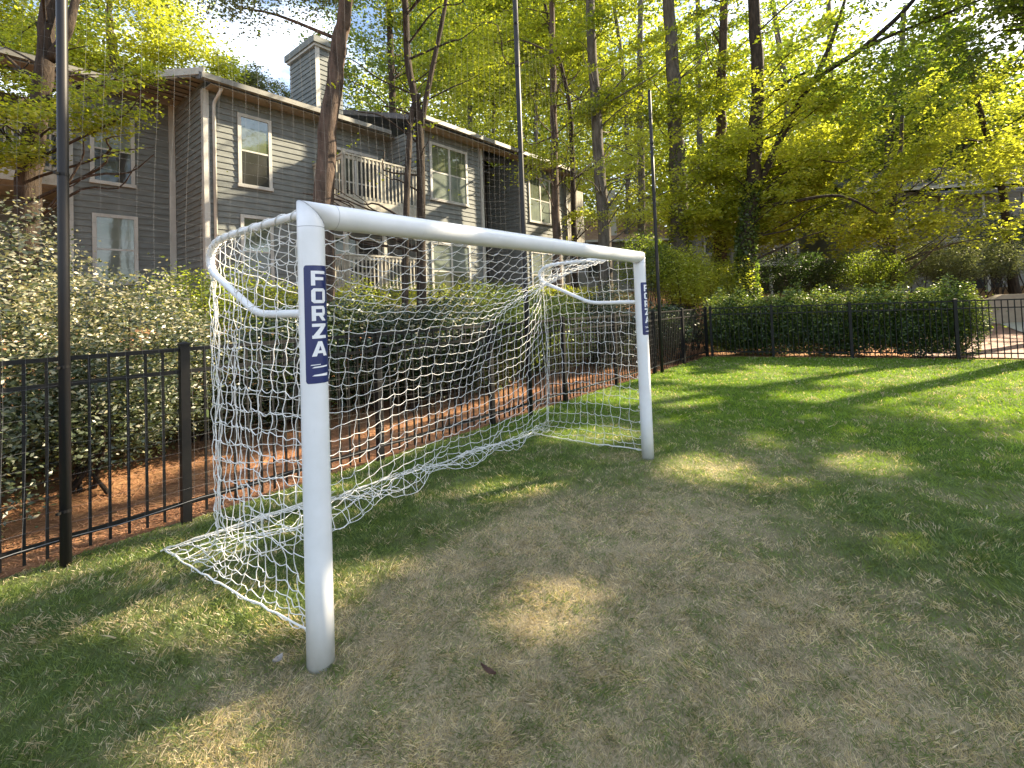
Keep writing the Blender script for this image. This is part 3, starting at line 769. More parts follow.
# balcony railings
def railing(pts, z0, z1, name='railing', mat='rail', step=0.125, parent=None):
    b = MB()
    for (p, q) in zip(pts[:-1], pts[1:]):
        p = np.array(p); q = np.array(q); L = np.linalg.norm(q - p); d = (q - p) / L; nrm = np.array([-d[1], d[0]])
        def beam(zc0, zc1, w):
            b.prism([(*(p + nrm * w), zc0), (*(q + nrm * w), zc0), (*(q - nrm * w), zc0), (*(p - nrm * w), zc0)], (0, 0, zc1 - zc0))
        beam(z1 - 0.05, z1, 0.05); beam(z1 - 0.15, z1 - 0.06, 0.02); beam(z0 + 0.06, z0 + 0.14, 0.02)
        n = int(L / step)
        for i in range(n + 1):
            c = p + d * (L * i / max(n, 1)); b.box((c[0] - 0.019, c[1] - 0.041, z0 + 0.05), (c[0] + 0.019, c[1] - 0.0205, z1 - 0.052))
    return b.build(name, M[mat], parent or house)
bal = strip('balcony', [((6.02, 9.62, 4.52), (8.70, 11.28, 4.62)), ((6.0, 9.57, 4.40), (8.68, 9.612, 4.78)), ((5.96, 9.61, 4.40), (6.0, 11.28, 4.78))], 'rail')
railing([(6.05, 11.25), (6.05, 9.63), (8.66, 9.63)], 4.74, 6.02, parent=bal)
for s in (6.06, 7.32, 8.55): strip('balcony_post', [((s - 0.05, 9.60, 0.9), (s + 0.05, 9.69, 4.40)), ((s - 0.045, 9.62, 4.79), (s + 0.045, 9.70, 6.10))], 'rail')
low = strip('porch', [((5.9, 9.5, 1.5), (8.70, 11.28, 1.85))], 'rail')
railing([(5.95, 11.2), (5.95, 9.55), (8.66, 9.55)], 2.2, 3.22, parent=low)
lb = strip('balcony', [((-7, 13.45, 4.95), (0.93, 15.6, 5.05)), ((-7, 13.40, 4.90), (0.93, 13.44, 5.22))], 'rail')
railing([(-6.5, 13.46), (0.88, 13.46)], 5.2, 6.28, parent=lb)
for s in (-5.5, -3.4, -1.3, 0.85): strip('balcony_post', [((s - 0.05, 13.48, 0.9), (s + 0.05, 13.58, 4.90))], 'rail')
# screen wall past the far end
b = MB(); 
for i in range(12): b.box((17.1 + i * 0.145, 9.75, 4.2), (17.1 + i * 0.145 + 0.125, 9.79, 7.0))
b.box((17.05, 9.8, 4.1), (18.9, 11.2, 4.28)); b.build('board_screen', M['rail'], house)
# chimney
ch = MB(); lap_wall(ch, 11.9, 13.6, 6.55, 7.0, 10.05, 't', -1); lap_wall(ch, 6.55, 7.45, 11.9, 7.0, 10.05)
ch.box((6.57, 11.92, 7.0), (7.43, 13.6, 10.05)); chim = ch.build('chimney', M['siding'], house)
MB().box((6.47, 11.82, 10.05), (7.53, 13.68, 10.13)).build('chimney_trim', M['trim'], chim)
MB().box((6.42, 11.76, 10.132), (7.58, 13.74, 10.34)).build('chimney_cap', M['siding'], chim)
MB().box((6.52, 11.87, 7.2), (6.66, 11.885, 10.045)).build('corner_board', M['trim'], chim)
# small gable roof on the ridge
b = MB(); b.prism([(12.0, 12.0, 7.9), (12.0, 13.4, 9.0), (12.0, 14.8, 7.9)], (3.0, 0, 0)); b.build('gable', M['shingle'], house)

# ------------------------------------------------------------------ far buildings
def far_house(name, loc, rz, w, d, h, label, roofmat, deck=None, wins=(), chim=None):
    root = empty(name, loc, rz, label, 'house')
    b = MB(); lap_wall(b, 0, w, 0, -1.5, h, pitch=0.2, lip=0.02); b.box((0.01, 0.002, -1.5), (w - 0.01, d, h)); b.build('wall', M['siding_far'], root)
    r = MB(); ov = 0.5; rh = d * 0.26
    r.prism([(-ov, -ov, h), (-ov, -ov, h + 0.15), (-ov, d / 2, h + rh + 0.15), (-ov, d + ov, h + 0.15), (-ov, d + ov, h), (-ov, d / 2, h + rh)], (w + 2 * ov, 0, 0))
    rf = r.build('roof', M[roofmat], root)
    g = MB(); g.box((-ov, -ov - 0.12, h + 0.0), (w + ov, -ov - 0.005, h + 0.16)); g.build('gutter', M['trim'], root)
    for (x0, x1, z0, z1) in wins:
        o = MB(); o.box((x0, -0.08, z0), (x1, -0.022, z1)); wi = o.build('window', M['trim'], root)
        MB().box((x0 + 0.09, -0.10, z0 + 0.09), (x1 - 0.09, -0.082, z1 - 0.09)).build('pane', M['glass_low'], wi)
    if deck:
        x0, x1, zf, dp, roofz = deck
        f = MB(); f.box((x0, -dp, zf - 0.25), (x1, -0.03, zf)); fo = f.build('balcony', M['trim'], root)
        railing([(x0 + .05, -0.05), (x0 + 0.05, -dp + 0.06), (x1 - 0.05, -dp + 0.06), (x1 - .05, -0.05)], zf, zf + 1.05, parent=fo, step=0.16)
        for x in (x0 + 0.1, (x0 + x1) / 2, x1 - 0.1):
            p = MB(); p.box((x - 0.07, -dp + 0.1, -1.5), (x + 0.07, -dp + 0.24, zf - 0.25)); p.box((x - 0.06, -dp + 0.12, zf + 0.002), (x + 0.06, -dp + 0.22, roofz - 0.05)); p.build('balcony_post', M['trim'], root)
        p = MB(); p.prism([(x0 - .2, -dp - 0.2, roofz - 0.05), (x0 - .2, -dp - 0.2, roofz + 0.12), (x0 - .2, 0, roofz + 0.6), (x0 - .2, 0, roofz + 0.43)], (x1 - x0 + .4, 0, 0)); p.build('porch_roof', M[roofmat], root)
        MB().box((x0 + .3, -0.05, -0.3), (x1 - .3, -0.025, zf - 0.3)).build('dark_opening', M['dark'], root)
    if chim:
        x, zc = chim; MB().box((x, 0.4, h - 0.5), (x + 0.75, 1.5, zc)).build('chimney', M['trim'], rf)
    return root
far_house('far_house', (20.2, 27.5, 2.0), R(-8), 13, 8, 5.3, 'grey clapboard house with a white railed balcony at the far right behind the trees', 'shingle', (3.2, 7.2, 2.4, 1.6, 4.7), ((1.2, 2.6, 3.1, 4.7), (2.0, 2.8, 0.4, 2.0), (9.3, 10.8, 3.1, 4.7)))
far_house('far_house', (12.2, 31.5, 2.2), R(-4), 6.0, 6, 4.1, 'pale house with a white porch edge half hidden behind the yellow-green tree', 'shingle_brown', (2.2, 5.8, 1.6, 1.6, 3.9), ((0.5, 1.6, 2.3, 3.6),))
far_house('far_house', (4.6, 33.0, 2.2), R(4), 6.6, 9, 3.6, 'low house with a brown shingle roof and pale boxy chimney deep among the trunks', 'shingle_brown', None, ((0.6, 1.8, 1.2, 2.6), (3.8, 5.2, 1.2, 2.6)), (2.2, 7.4))
# low tan wall at the right edge
lw = MB(); lw.prism([(0, 0, -0.3), (3.6, 0, -0.3), (3.6, 0, 1.25), (0.75, 0, 1.25), (0.35, 0, 1.05), (0, 0, 0.55)], (0, 0.45, 0))
o = lw.build('garden_wall', M['stone']); o.location = (17.3, 17.9, 0.15); o.rotation_euler = (0, 0, R(-20))
tag(o, 'low tan stone garden wall with a sloping end beyond the hedge at the right edge', 'wall')

# ------------------------------------------------------------------ foliage
def leaf_mesh(name, C, size, cols, parent=None, mat='leaf', aspect=0.55, flat=0.6, droop=0.25, g=None):
    """C: (n,3) leaf centres; every leaf a folded diamond of its own size"""
    g = g or rng; n = len(C)
    sz = size * g.uniform(0.65, 1.3, n)
    a = g.uniform(0, 2 * math.pi, n)
    A = np.stack([np.cos(a), np.sin(a), g.normal(-droop, 0.35, n)], 1); A /= np.linalg.norm(A, axis=1, keepdims=True)
    N = np.stack([g.normal(0, 1 - flat + 0.25, n), g.normal(0, 1 - flat + 0.25, n), np.full(n, 0.75)], 1)
    B = np.cross(N, A); B /= np.linalg.norm(B, axis=1, keepdims=True) + 1e-9
    Nn = np.cross(A, B)
    L = sz[:, None] * 0.5; Wd = sz[:, None] * 0.5 * aspect
    V = np.stack([C - A * L, C + B * Wd + Nn * Wd * 0.25 - A * L * .1, C + A * L, C - B * Wd + Nn * Wd * 0.25 - A * L * .1], 1).reshape(-1, 3)
    F = np.arange(n * 4).reshape(n, 4)
    return mesh_obj(name, V, F, M[mat], parent, cols=np.repeat(cols, 4, 0))
def mixcol(n, c1, c2, g, c3=None, p3=0.1, clump=None):
    r = g.random((n, 1)) if clump is None else np.clip(clump[:, None] + g.normal(0, 0.18, (n, 1)), 0, 1)
    c = np.array(c1) * (1 - r) + np.array(c2) * r
    c = c * g.uniform(0.8, 1.2, (n, 1))
    if c3 is not None:
        k = g.random(n) < p3; c[k] = np.array(c3) * g.uniform(0.8, 1.2, (k.sum(), 1))
    return c
def in_ellipsoid(n, g, shell=0.5):
    d = g.normal(0, 1, (n, 3)); d /= np.linalg.norm(d, axis=1, keepdims=True)
    r = g.random((n, 1)) ** (1 / (3 + 3 * shell)); return d * r

YG = ((0.14, 0.175, 0.018), (0.37, 0.38, 0.035)); MG = ((0.07, 0.115, 0.02), (0.23, 0.28, 0.035)); DG = ((0.016, 0.034, 0.012), (0.045, 0.075, 0.024))
BY = ((0.22, 0.25, 0.026), (0.44, 0.45, 0.06)); GG = ((0.07, 0.085, 0.045), (0.16, 0.175, 0.09))
DENS = 1.3
def tree(label, path, r0, r1, crowns, cat='tree', name='tree', barkm='bark_grey', group=None, seed=0, limbs=(), leafm='leaf', ivy=None, nb=9, dmax=3.6):
    """path: world points of the trunk; crowns: list of (centre, radii, clusters, leaves per cluster, cluster radius, leaf size, colours)"""
    g = np.random.default_rng(1000 + seed)
    path = [np.array(p, float) for p in path]
    base = path[0].copy(); base[2] = float(ground_z(base[0], base[1])) - 0.05
    root = empty(name, base, 0, label, cat, group)
    P = [base] + path[1:]
    sp = bez([p - base for p in P], 6); n = len(sp)
    rad = [(r0 + (r1 - r0) * (i / (n - 1)) ** 0.9) * (1 + 0.45 * max(0, 1 - i / (0.10 * n + 1)) ** 2) for i in range(n)]
    wob = [np.array([g.normal(0, r0 * 0.07), g.normal(0, r0 * 0.07), 0]) for _ in range(n)]
    sp = [p + w for p, w in zip(sp, wob)]
    b = MB(); b.tube(sp, rad, 12)
    for (pts, ra, rb) in limbs:
        q = bez([np.array(p, float) - base for p in pts], 5); m_ = len(q)
        b.tube(q, [ra + (rb - ra) * i / (m_ - 1) for i in range(m_)], 8)
    allc = []; allcol = []; size = None; sizes = []
    twigs = 0
    for (c, rr, K, nl, rc, ls, colr) in crowns:
        c = np.array(c, float); rr = np.array(rr, float)
        cc = c + in_ellipsoid(K, g, 0.6) * rr
        for q in cc:
            m_ = max(8, int(nl * DENS * g.uniform(0.5, 1.4)))
            e = g.normal(0, 0.5, (m_, 3)) * np.array([rc, rc, rc * 0.42]) * g.uniform(0.7, 1.35)
            # sprays droop outward
            e[:, 2] -= 0.18 * np.hypot(e[:, 0], e[:, 1])
            allc.append(q + e); cl = np.full(m_, g.uniform(0.05, 0.95)); allcol.append(mixcol(m_, colr[0], colr[1], g, clump=cl)); sizes.append(np.full(m_, ls * 1.06))
        # limbs out to some clusters
        pick = cc[g.permutation(K)[:min(K, nb)]]
        for q in pick:
            q = q - base
            zs = np.array([p[2] for p in sp]); hz = q[2] - 0.35 * math.hypot(q[0] - sp[-1][0], q[1] - sp[-1][1]) - 0.3
            i = int(np.argmin(np.abs(zs - hz))); i = max(i, 2); a = sp[i]; dist = np.linalg.norm(q - a)
            if dist > dmax: continue
            r_ = min(rad[i] * 0.4, 0.008 + 0.009 * dist)
            mid = (a + q) / 2 + g.normal(0, 0.07 * dist, 3); mid2 = a * .25 + q * .75 + g.normal(0, 0.06 * dist, 3)
            b.tube(bez([a, mid, mid2, q], 3), [r_ * (1 - 0.085 * k) for k in range(10)], 5, False)
    b.build('trunk', M[barkm], root, True)
    if ivy:
        z0, z1, den, colr = ivy
        m_ = den; k = g.uniform(0, 1, m_); zz = z0 + (z1 - z0) * k ** 1.3
        zs = np.array([p[2] for p in sp]); xs = np.interp(zz, zs, [p[0] for p in sp]); ys = np.interp(zz, zs, [p[1] for p in sp]); rs = np.interp(zz, zs, rad)
        a = g.uniform(0, 2 * math.pi, m_); r_ = rs + g.uniform(0.0, 0.12, m_)
        C = np.stack([xs + r_ * np.cos(a), ys + r_ * np.sin(a), zz], 1)
        leaf_mesh('ivy', C, 0.09, mixcol(m_, colr[0], colr[1], g), root, flat=0.0, droop=0.8, aspect=0.9, g=g)
    if allc:
        C = np.concatenate(allc); cols = np.concatenate(allcol); S = np.concatenate(sizes)
        kk = ~open_to_sun(C) ; C = C[kk] - base; cols = cols[kk]; S = S[kk]
        leaf_mesh('crown', C, S, cols, root, mat=leafm, g=g)
    return root
def bush(label, blobs, leaf, colr, seed, name='shrub', cat='shrub', group=None, mat='leaf', top=None, stems=True, flat=0.3, aspect=0.55, barkm='bark_dark', c3=None, p3=0.0):
    """blobs: (centre, radii, leaves). Leaves sit through an outer shell; stems and a twig core inside"""
    g = np.random.default_rng(3000 + seed)
    base = np.array(blobs[0][0], float); base[2] = float(ground_z(base[0], base[1])) - 0.04
    root = empty(name, base, 0, label, cat, group)
    Cs = []; Ks = []; b = MB()
    for (c, rr, n) in blobs:
        c = np.array(c, float); rr = np.array(rr, float)
        d = g.normal(0, 1, (n, 3)); d /= np.linalg.norm(d, axis=1, keepdims=True)
        # lumpy outline
        w = np.zeros(n)
        for _ in range(9):
            k = g.normal(0, 1, 3); k /= np.linalg.norm(k); w += g.uniform(0.05, 0.16) * np.sin(g.uniform(4, 9) * (d @ k) + g.uniform(0, 6))
        r = (g.random(n) ** 0.35) * (1 + 0.6 * w); p = c + d * r[:, None] * rr
        sprig = g.random(n) < 0.06; p[sprig] += d[sprig] * g.uniform(0, 0.25, (sprig.sum(), 1))
        gz_ = ground_z(p[:, 0], p[:, 1]); p = p[p[:, 2] > gz_ + 0.02]
        Cs.append(p); Ks.append(np.full(len(p), g.uniform(.2, .8)))
        if stems:
            for _ in range(7):
                q = c + in_ellipsoid(1, g)[0] * rr * 0.85; a = np.array([c[0] + g.normal(0, rr[0] * .2), c[1] + g.normal(0, rr[1] * .2), 0]); a[2] = float(ground_z(a[0], a[1])) - 0.04
                b.tube(bez([a - base, (a + q) / 2 + g.normal(0, .08, 3) - base, q - base], 4), [0.022 - 0.0018 * k for k in range(9)], 5, False)
    if stems: b.build('stems', M[barkm], root, True)
    C = np.concatenate(Cs) - base; n = len(C)
    cols = mixcol(n, colr[0], colr[1], g)
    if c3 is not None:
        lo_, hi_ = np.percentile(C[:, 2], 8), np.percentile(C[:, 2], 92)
        pr = p3 * (0.25 + 1.5 * smooth((C[:, 2] - lo_) / (hi_ - lo_) - 0.15)) * (0.5 + fbm(C[:, 0] + C[:, 1] * .3, C[:, 2], 2.5, seed))  # sunlit tops put into leaf colour: pale leaves likelier higher up
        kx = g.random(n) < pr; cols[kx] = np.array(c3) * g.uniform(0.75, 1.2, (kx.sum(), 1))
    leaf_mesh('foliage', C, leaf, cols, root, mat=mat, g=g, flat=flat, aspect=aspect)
    return root

SUN_AZ, SUN_EL = R(63), R(31)
SV = np.array([math.sin(SUN_AZ) * math.cos(SUN_EL), math.cos(SUN_AZ) * math.cos(SUN_EL), math.sin(SUN_EL)])
SUN_PATCHES = [(0.17, 2.60, .23, .17), (-1.95, 2.65, .40, .13), (-1.1, 1.72, .16, .05), (-0.9, 3.05, .12, .03), (-2.9, 4.0, .5, .2), (-2.2, 3.1, .3, .08), (1.78, 4.62, .40, .30), (-0.30, 4.30, .55, .17), (-2.5, 3.55, .9, .30), (-1.6, 4.25, .5, .35), (0.9, 5.9, .6, .3), (-1.25, 1.85, .16, .14), (2.3, 8.2, 1.0, .8),
        (3.3, 4.6, .3, .22), (5.0, 7.6, .9, .4), (-1.5, 2.6, .3, .18), (4.4, 9.6, 1.2, .7), (6.9, 8.8, 1.3, .5), (-3.6, 3.0, .6, .3), (6.5, 6.3, .6, .3)]  # ground patches to be sunlit; crown leaves in their way are left out
def open_to_sun(Pw):
    """True where leaves are cut from the crowns to let sun onto chosen ground"""
    k = Pw[:, 2] / SV[2]; x = Pw[:, 0] - SV[0] * k; y = Pw[:, 1] - SV[1] * k
    m_ = np.zeros(len(x), bool)
    for (cx, cy_, rx, ry) in SUN_PATCHES: m_ |= ((x - cx) / (rx + 0.13)) ** 2 + ((y - cy_) / (ry + 0.13)) ** 2 < 1 + 1.3 * (fbm(x, y, 5, 3, 3) - 0.5)
    s, t = st(x, y)
    n1 = fbm(x, y, 1.1, 70)
    m_ |= (t > 2.2) & (n1 > np.where((s > 0.8) & (t > 3.5) & (t < 7.0), 0.60, 0.46))
    m_ |= (t > 2.2) & (t < np.where(s < 0.8, 5.2, 3.5)) & (n1 > 0.33)
    m_ |= (t > 8.5) & (n1 > 0.37)
    m_ |= (t <= 2.2) & (fbm(x, y, 2.6, 75, 3) > 0.70 - 0.06 * smooth((y - 4) / 5))
    m_ |= (t < 2.3) & (y + 0.25 * x > 10.3) & (fbm(x, y, 1.5, 71) > 0.46)
    return m_ & (np.hypot(x, y) < 30)

# ---- shrubs
SIL = ((0.20, 0.19, 0.10), (0.42, 0.38, 0.24))
SILD = ((0.030, 0.052, 0.022), (0.12, 0.14, 0.065))
def w(s, t, z): return W3(s, t, z)
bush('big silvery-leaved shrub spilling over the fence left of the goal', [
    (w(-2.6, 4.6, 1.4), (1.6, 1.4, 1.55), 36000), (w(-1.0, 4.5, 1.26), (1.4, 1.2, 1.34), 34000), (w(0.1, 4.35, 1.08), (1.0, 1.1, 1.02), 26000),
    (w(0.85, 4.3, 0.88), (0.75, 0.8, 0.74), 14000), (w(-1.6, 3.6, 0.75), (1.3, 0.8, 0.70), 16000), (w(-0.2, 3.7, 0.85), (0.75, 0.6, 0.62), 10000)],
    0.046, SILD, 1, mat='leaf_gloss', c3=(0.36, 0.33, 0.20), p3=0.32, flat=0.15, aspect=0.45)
bush('rounded yellow-green shrub below the house corner board', [(w(1.75, 6.6, 1.7), (1.0, 0.8, 0.75), 9000), (w(3.0, 6.9, 1.6), (0.9, 0.8, 0.7), 7000)], 0.055, ((0.12, 0.18, 0.02), (0.26, 0.29, 0.03)), 2, c3=(0.24, 0.25, 0.03), p3=0.2)
hedge_lab = ['dark evergreen shrub behind the goal net beside the left post', 'dark shrub behind the left half of the net with tan tips', 'dark shrub behind the middle of the goal net', 'shrub with sunlit yellow-green top right of the middle pole', 'dark leafy shrub seen through the right end of the net', 'small dark shrub between the far goal post and the hedge corner']
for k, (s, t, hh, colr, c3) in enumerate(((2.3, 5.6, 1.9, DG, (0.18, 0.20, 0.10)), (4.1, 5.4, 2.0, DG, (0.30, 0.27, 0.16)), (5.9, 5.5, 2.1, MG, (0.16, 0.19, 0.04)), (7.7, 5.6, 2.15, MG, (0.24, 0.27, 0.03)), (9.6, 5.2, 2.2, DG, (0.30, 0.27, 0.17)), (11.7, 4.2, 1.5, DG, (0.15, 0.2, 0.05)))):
    gzv = float(ground_z(*w(s, t, 0)[:2]))
    t -= 1.5 - 0.35 * (k == 5); gzv = float(ground_z(*w(s, t, 0)[:2]))
    bush(hedge_lab[k], [(w(s - 0.45, t, gzv + 0.80), (0.8, 0.75, hh * 0.5 - 0.17), 12000), (w(s + 0.5, t + 0.15, gzv + 0.86), (0.85, 0.75, hh * 0.5 - 0.17), 12000)], 0.06, colr, 10 + k, group='shrubs behind the goal', mat='leaf_gloss', c3=c3, p3=0.10, name='evergreen_shrub')
# clipped bright hedge tops between shrubs and house
bush('long low yellow-green hedge in front of the house wall', [(w(s, 7.9, 1.75), (0.8, 0.55, 0.62), 3200) for s in np.arange(5.2, 16.5, 1.15)], 0.06, ((0.12, 0.18, 0.02), (0.28, 0.30, 0.03)), 31, name='hedge', cat='hedge', c3=(0.26, 0.27, 0.03), p3=0.2, stems=False)
# right hedge behind the end fence
hb = []
for k in range(12):
    p = CORNER + wdir * (0.35 + k * 0.49) + wn * 0.75; hb.append(((p[0], p[1], 0.84 + 0.08 * math.sin(k * 1.9)), (0.52, 0.55 + 0.07 * math.sin(k * 2.7), 0.92), 9000))
bush('clipped dark green hedge right behind the far end fence', hb, 0.062, ((0.025, 0.055, 0.012), (0.08, 0.14, 0.02)), 41, name='hedge', cat='hedge', mat='leaf_gloss', c3=(0.24, 0.30, 0.05), p3=0.34, stems=False)
bgb = [
    ('grey-green sunlit bush beyond the right end of the hedge', (930, 262), 19.5, (2.0, 1.0, 0.75), 9000, GG),
    ('grey-green bush beside the low tan garden wall', (985, 258), 20.5, (1.6, 1.0, 0.85), 7000, GG),
    ('dark rounded bush under the balcony at the far right', (1000, 232), 24, (2.2, 1.2, 1.2), 6000, DG),
    ('dark spreading bush behind the hedge right of the ivy trunk', (790, 272), 18.5, (1.9, 1.1, 0.8), 8000, DG),
    ('light green bush behind the middle of the hedge', (865, 270), 18.5, (1.6, 1.0, 0.8), 8000, MG),
    ('bright leafy bush at the foot of the ivy trunks', (715, 282), 16.0, (1.3, 0.9, 0.8), 7000, YG),
    ('bright leafy bush left of the ivy trunks near the third pole', (680, 275), 15.2, (1.0, 0.8, 1.0), 6500, BY),
    ('medium green bush right of the far goal post', (645, 262), 15.5, (0.9, 0.8, 1.0), 6000, MG)]
for k, (lb_, q, Yd, rr, n, colr) in enumerate(bgb):
    p = at(q[0], q[1], Yd); bush(lb_, [(p, rr, n), (p + np.array([rr[0] * .6, .3, -.3]), (rr[0] * .7, rr[1] * .8, rr[2] * .8), n // 2)], 0.075, colr, 60 + k, group='bushes beyond the fence', name='bush', cat='bush')

# ---- trees
def col_path(pxs, Y, zt=None):
    """trunk path from (px,py) pairs at depth Y, extended to zt"""
    pts = [at(px, py, Y) for px, py in pxs]
    if zt is not None:
        a, b_ = pts[-2], pts[-1]; d = (b_ - a) / max(b_[2] - a[2], 0.1); d[:2] *= 0.6; pts.append(b_ + d * (zt - b_[2]))
    return pts
def C(px, py, Y): return tuple(at(px, py, Y))
tree('tall dark-barked tree left of the first pole, its leaves hanging before the house', col_path([(22, 250), (28, 180), (42, 90), (50, 0)], 10.0, 15), 0.26, 0.10, [
    (C(60, -120, 9.5), (3.5, 3.5, 2.2), 70, 300, 1.0, 0.10, MG),
    (C(100, 122, 9.2), (1.25, 0.9, 0.95), 34, 230, 0.5, 0.085, YG),
    (C(-5, 110, 9.4), (0.75, 0.7, 1.5), 30, 220, 0.5, 0.085, YG), (C(110, 70, 10.6), (0.8, 0.5, 0.6), 12, 200, 0.5, 0.085, YG), (C(45, 50, 11.2), (1.8, 0.7, 0.9), 36, 220, 0.6, 0.09, YG),
    ], barkm='bark_dark', seed=1, limbs=[([at(50, 60, 10), at(68, 30, 10), at(82, -20, 10.2), at(120, -90, 10)], 0.11, 0.04)])
tree('stout reddish-barked trunk rising behind the near goal corner', col_path([(322, 330), (324, 210), (330, 120), (340, 40), (348, -30)], 8.5, 15), 0.205, 0.09, [
    (C(245, -72, 8.6), (2.3, 1.6, 1.45), 75, 260, 0.75, 0.065, GG),
    (C(420, -60, 9), (2.6, 2.0, 1.9), 60, 240, 0.9, 0.08, MG)], barkm='bark_red', seed=2, nb=4)
tree('thin twin-stemmed young tree in front of the balcony', col_path([(420, 330), (421, 230), (420, 130), (408, 60), (404, -40)], 9.3, 12), 0.10, 0.05, [
    (C(395, 100, 9.3), (1.3, 1.0, 1.6), 30, 130, 0.55, 0.075, YG), (C(445, 30, 9.3), (1.3, 1.1, 1.6), 34, 150, 0.6, 0.08, YG), (C(310, 185, 9.0), (0.7, 0.5, 0.25), 7, 60, 0.35, 0.07, BY),
    ], barkm='bark_dark', seed=3, limbs=[([at(420, 130, 9.3), at(432, 70, 9.3), at(446, 0, 9.3), at(452, -60, 9.3)], 0.06, 0.03), ([at(405, 330, 9.0), at(406, 220, 9.0), at(411, 120, 9.2), at(419, 95, 9.3)], 0.065, 0.05)])
wood = 'tall trees in the wood beyond the fences'
SP = [
 ('straight slim trunk left of the widest gap in the canopy, behind the house end', [(556, 260), (555, 170), (553, 80), (552, 0)], 18, 0.17, 'bark_red', [(C(540, -40, 19), (3.5, 3, 3.0), 90, 280, 1.2, 0.15, YG), (C(500, 70, 20), (3, 2.5, 2.6), 80, 280, 1.2, 0.15, YG)], None),
 ('slim crooked trunk curving left just past the house end', [(574, 260), (573, 180), (570, 110), (562, 70), (550, 30)], 19, 0.12, 'bark_dark', [(C(575, 110, 21), (2.8, 2, 3.4), 60, 260, 1.2, 0.15, BY)], None),
 ('thick straight grey trunk between the house end and the third pole', [(606, 290), (604, 230), (597, 130), (589, 0)], 17, 0.27, 'bark_grey', [(C(600, -90, 17), (4.5, 4, 3.0), 100, 280, 1.2, 0.14, YG), (C(630, 110, 18), (1.8, 1.5, 2.0), 26, 220, 0.9, 0.13, YG)], None),
 ('distant slim trunk left of the third pole', [(641, 270), (641, 180), (640, 60), (641, -10)], 25, 0.22, 'bark_grey', [(C(650, 140, 26), (4, 3, 4.5), 90, 280, 1.5, 0.19, BY), (C(600, -20, 26), (4, 3, 4), 24, 200, 1.5, 0.18, YG)], None),
 ('thick trunk partly hidden by leaves just right of the third pole', [(680, 290), (679, 200), (674, 100), (668, 0)], 17.5, 0.36, 'bark_grey', [(C(670, -70, 17.5), (4, 4, 3.2), 70, 260, 1.2, 0.14, YG), (C(690, 130, 16.8), (2.2, 1.2, 3.2), 75, 250, 0.9, 0.12, YG)], (0, 7, 2200, MG)),
 ('mid-sized reddish trunk left of the forked ivy tree', [(721, 300), (720, 210), (721, 110), (724, 20)], 18.5, 0.26, 'bark_red', [(C(725, -30, 19), (3.5, 3, 3.4), 90, 280, 1.2, 0.14, MG), (C(735, 190, 17.5), (2.4, 1.2, 2.2), 50, 240, 0.9, 0.12, BY)], (0, 4, 1500, MG)),
]
for k, (lb_, px, Yd, r0, bk, cr, iv) in enumerate(SP):
    x_ = px[1][0]; cr = cr + [(C(x_ + 12, 185, Yd - 0.9), (1.9, 0.9, 1.9), 34, 200, 0.6, 0.11, BY), (C(x_ + 6, 60, Yd - 0.9), (2.2, 0.9, 2.2), 36, 200, 0.65, 0.12, YG)]
    tree(lb_, col_path(px, Yd, 17), r0, r0 * 0.45, cr, barkm=bk, group=wood, seed=20 + k, ivy=iv)
tree('forked tree with an ivy-covered trunk behind the hedge, one big limb rising right', col_path([(745, 300), (746, 250), (752, 190), (757, 90), (752, -20)], 16.0, 16), 0.29, 0.15, [
    (C(760, -40, 16), (4, 3.5, 3.0), 60, 260, 1.1, 0.13, MG), (C(790, 130, 15.2), (2.6, 1.2, 2.2), 24, 200, 0.7, 0.12, BY), (C(820, 185, 15.0), (2.1, 1.0, 1.5), 26, 200, 0.55, 0.11, BY), (C(900, 60, 15.5), (4.0, 3.0, 1.6), 50, 220, 1.1, 0.13, MG), (C(1000, 10, 15.5), (3.5, 3.0, 1.6), 30, 200, 1.1, 0.13, GG)],
    barkm='bark_dark', group=wood, seed=40, ivy=(0.0, 5.5, 4600, ((0.05, 0.09, 0.015), (0.14, 0.19, 0.03))),
    limbs=[([at(750, 205, 16), at(768, 165, 16), at(790, 120, 15.9), at(815, 80, 15.8), at(860, 50, 15.6), at(900, 15, 15.4), at(930, -20, 15.2)], 0.13, 0.06),
           ([at(815, 80, 15.8), at(832, 40, 15.8), at(845, 0, 15.8)], 0.09, 0.05), ([at(862, 49, 15.6), at(885, 38, 15.45), at(930, 20, 15.2), at(980, 0, 15)], 0.07, 0.04),
           ([at(750, 208, 16), at(790, 202, 15.6), at(840, 196, 15.2), at(880, 215, 14.9)], 0.07, 0.03), ([at(758, 105, 16), at(790, 80, 15.8), at(812, 70, 15.7)], 0.06, 0.04)])
tree('broad low tree with layered bright yellow-green leaves behind the hedge', col_path([(893, 285), (892, 240), (893, 200), (900, 150)], 18.5, 8.5), 0.13, 0.06, [
    (C(885, 178, 17.8), (4.9, 2.6, 2.5), 175, 240, 0.75, 0.14, BY), (C(850, 232, 16.6), (3.4, 1.3, 0.8), 40, 220, 0.7, 0.12, YG), (C(862, 180, 16.6), (2.0, 1.2, 1.6), 60, 240, 0.7, 0.13, BY), (C(800, 225, 17), (2.2, 1.6, 0.9), 34, 240, 0.8, 0.12, BY), (C(960, 225, 16.5), (1.7, 1.2, 0.6), 20, 160, 0.6, 0.12, BY)],
    name='broadleaf_tree', seed=41, nb=10)
tree('golden-green sunlit tree at the right edge of the view', col_path([(1012, 240), (1000, 180), (985, 130), (975, 90)], 21, 12), 0.16, 0.07, [
    (C(985, 120, 21), (3.0, 2.5, 2.6), 80, 260, 1.0, 0.15, BY)], name='broadleaf_tree', seed=42, group=wood, barkm='bark_dark')
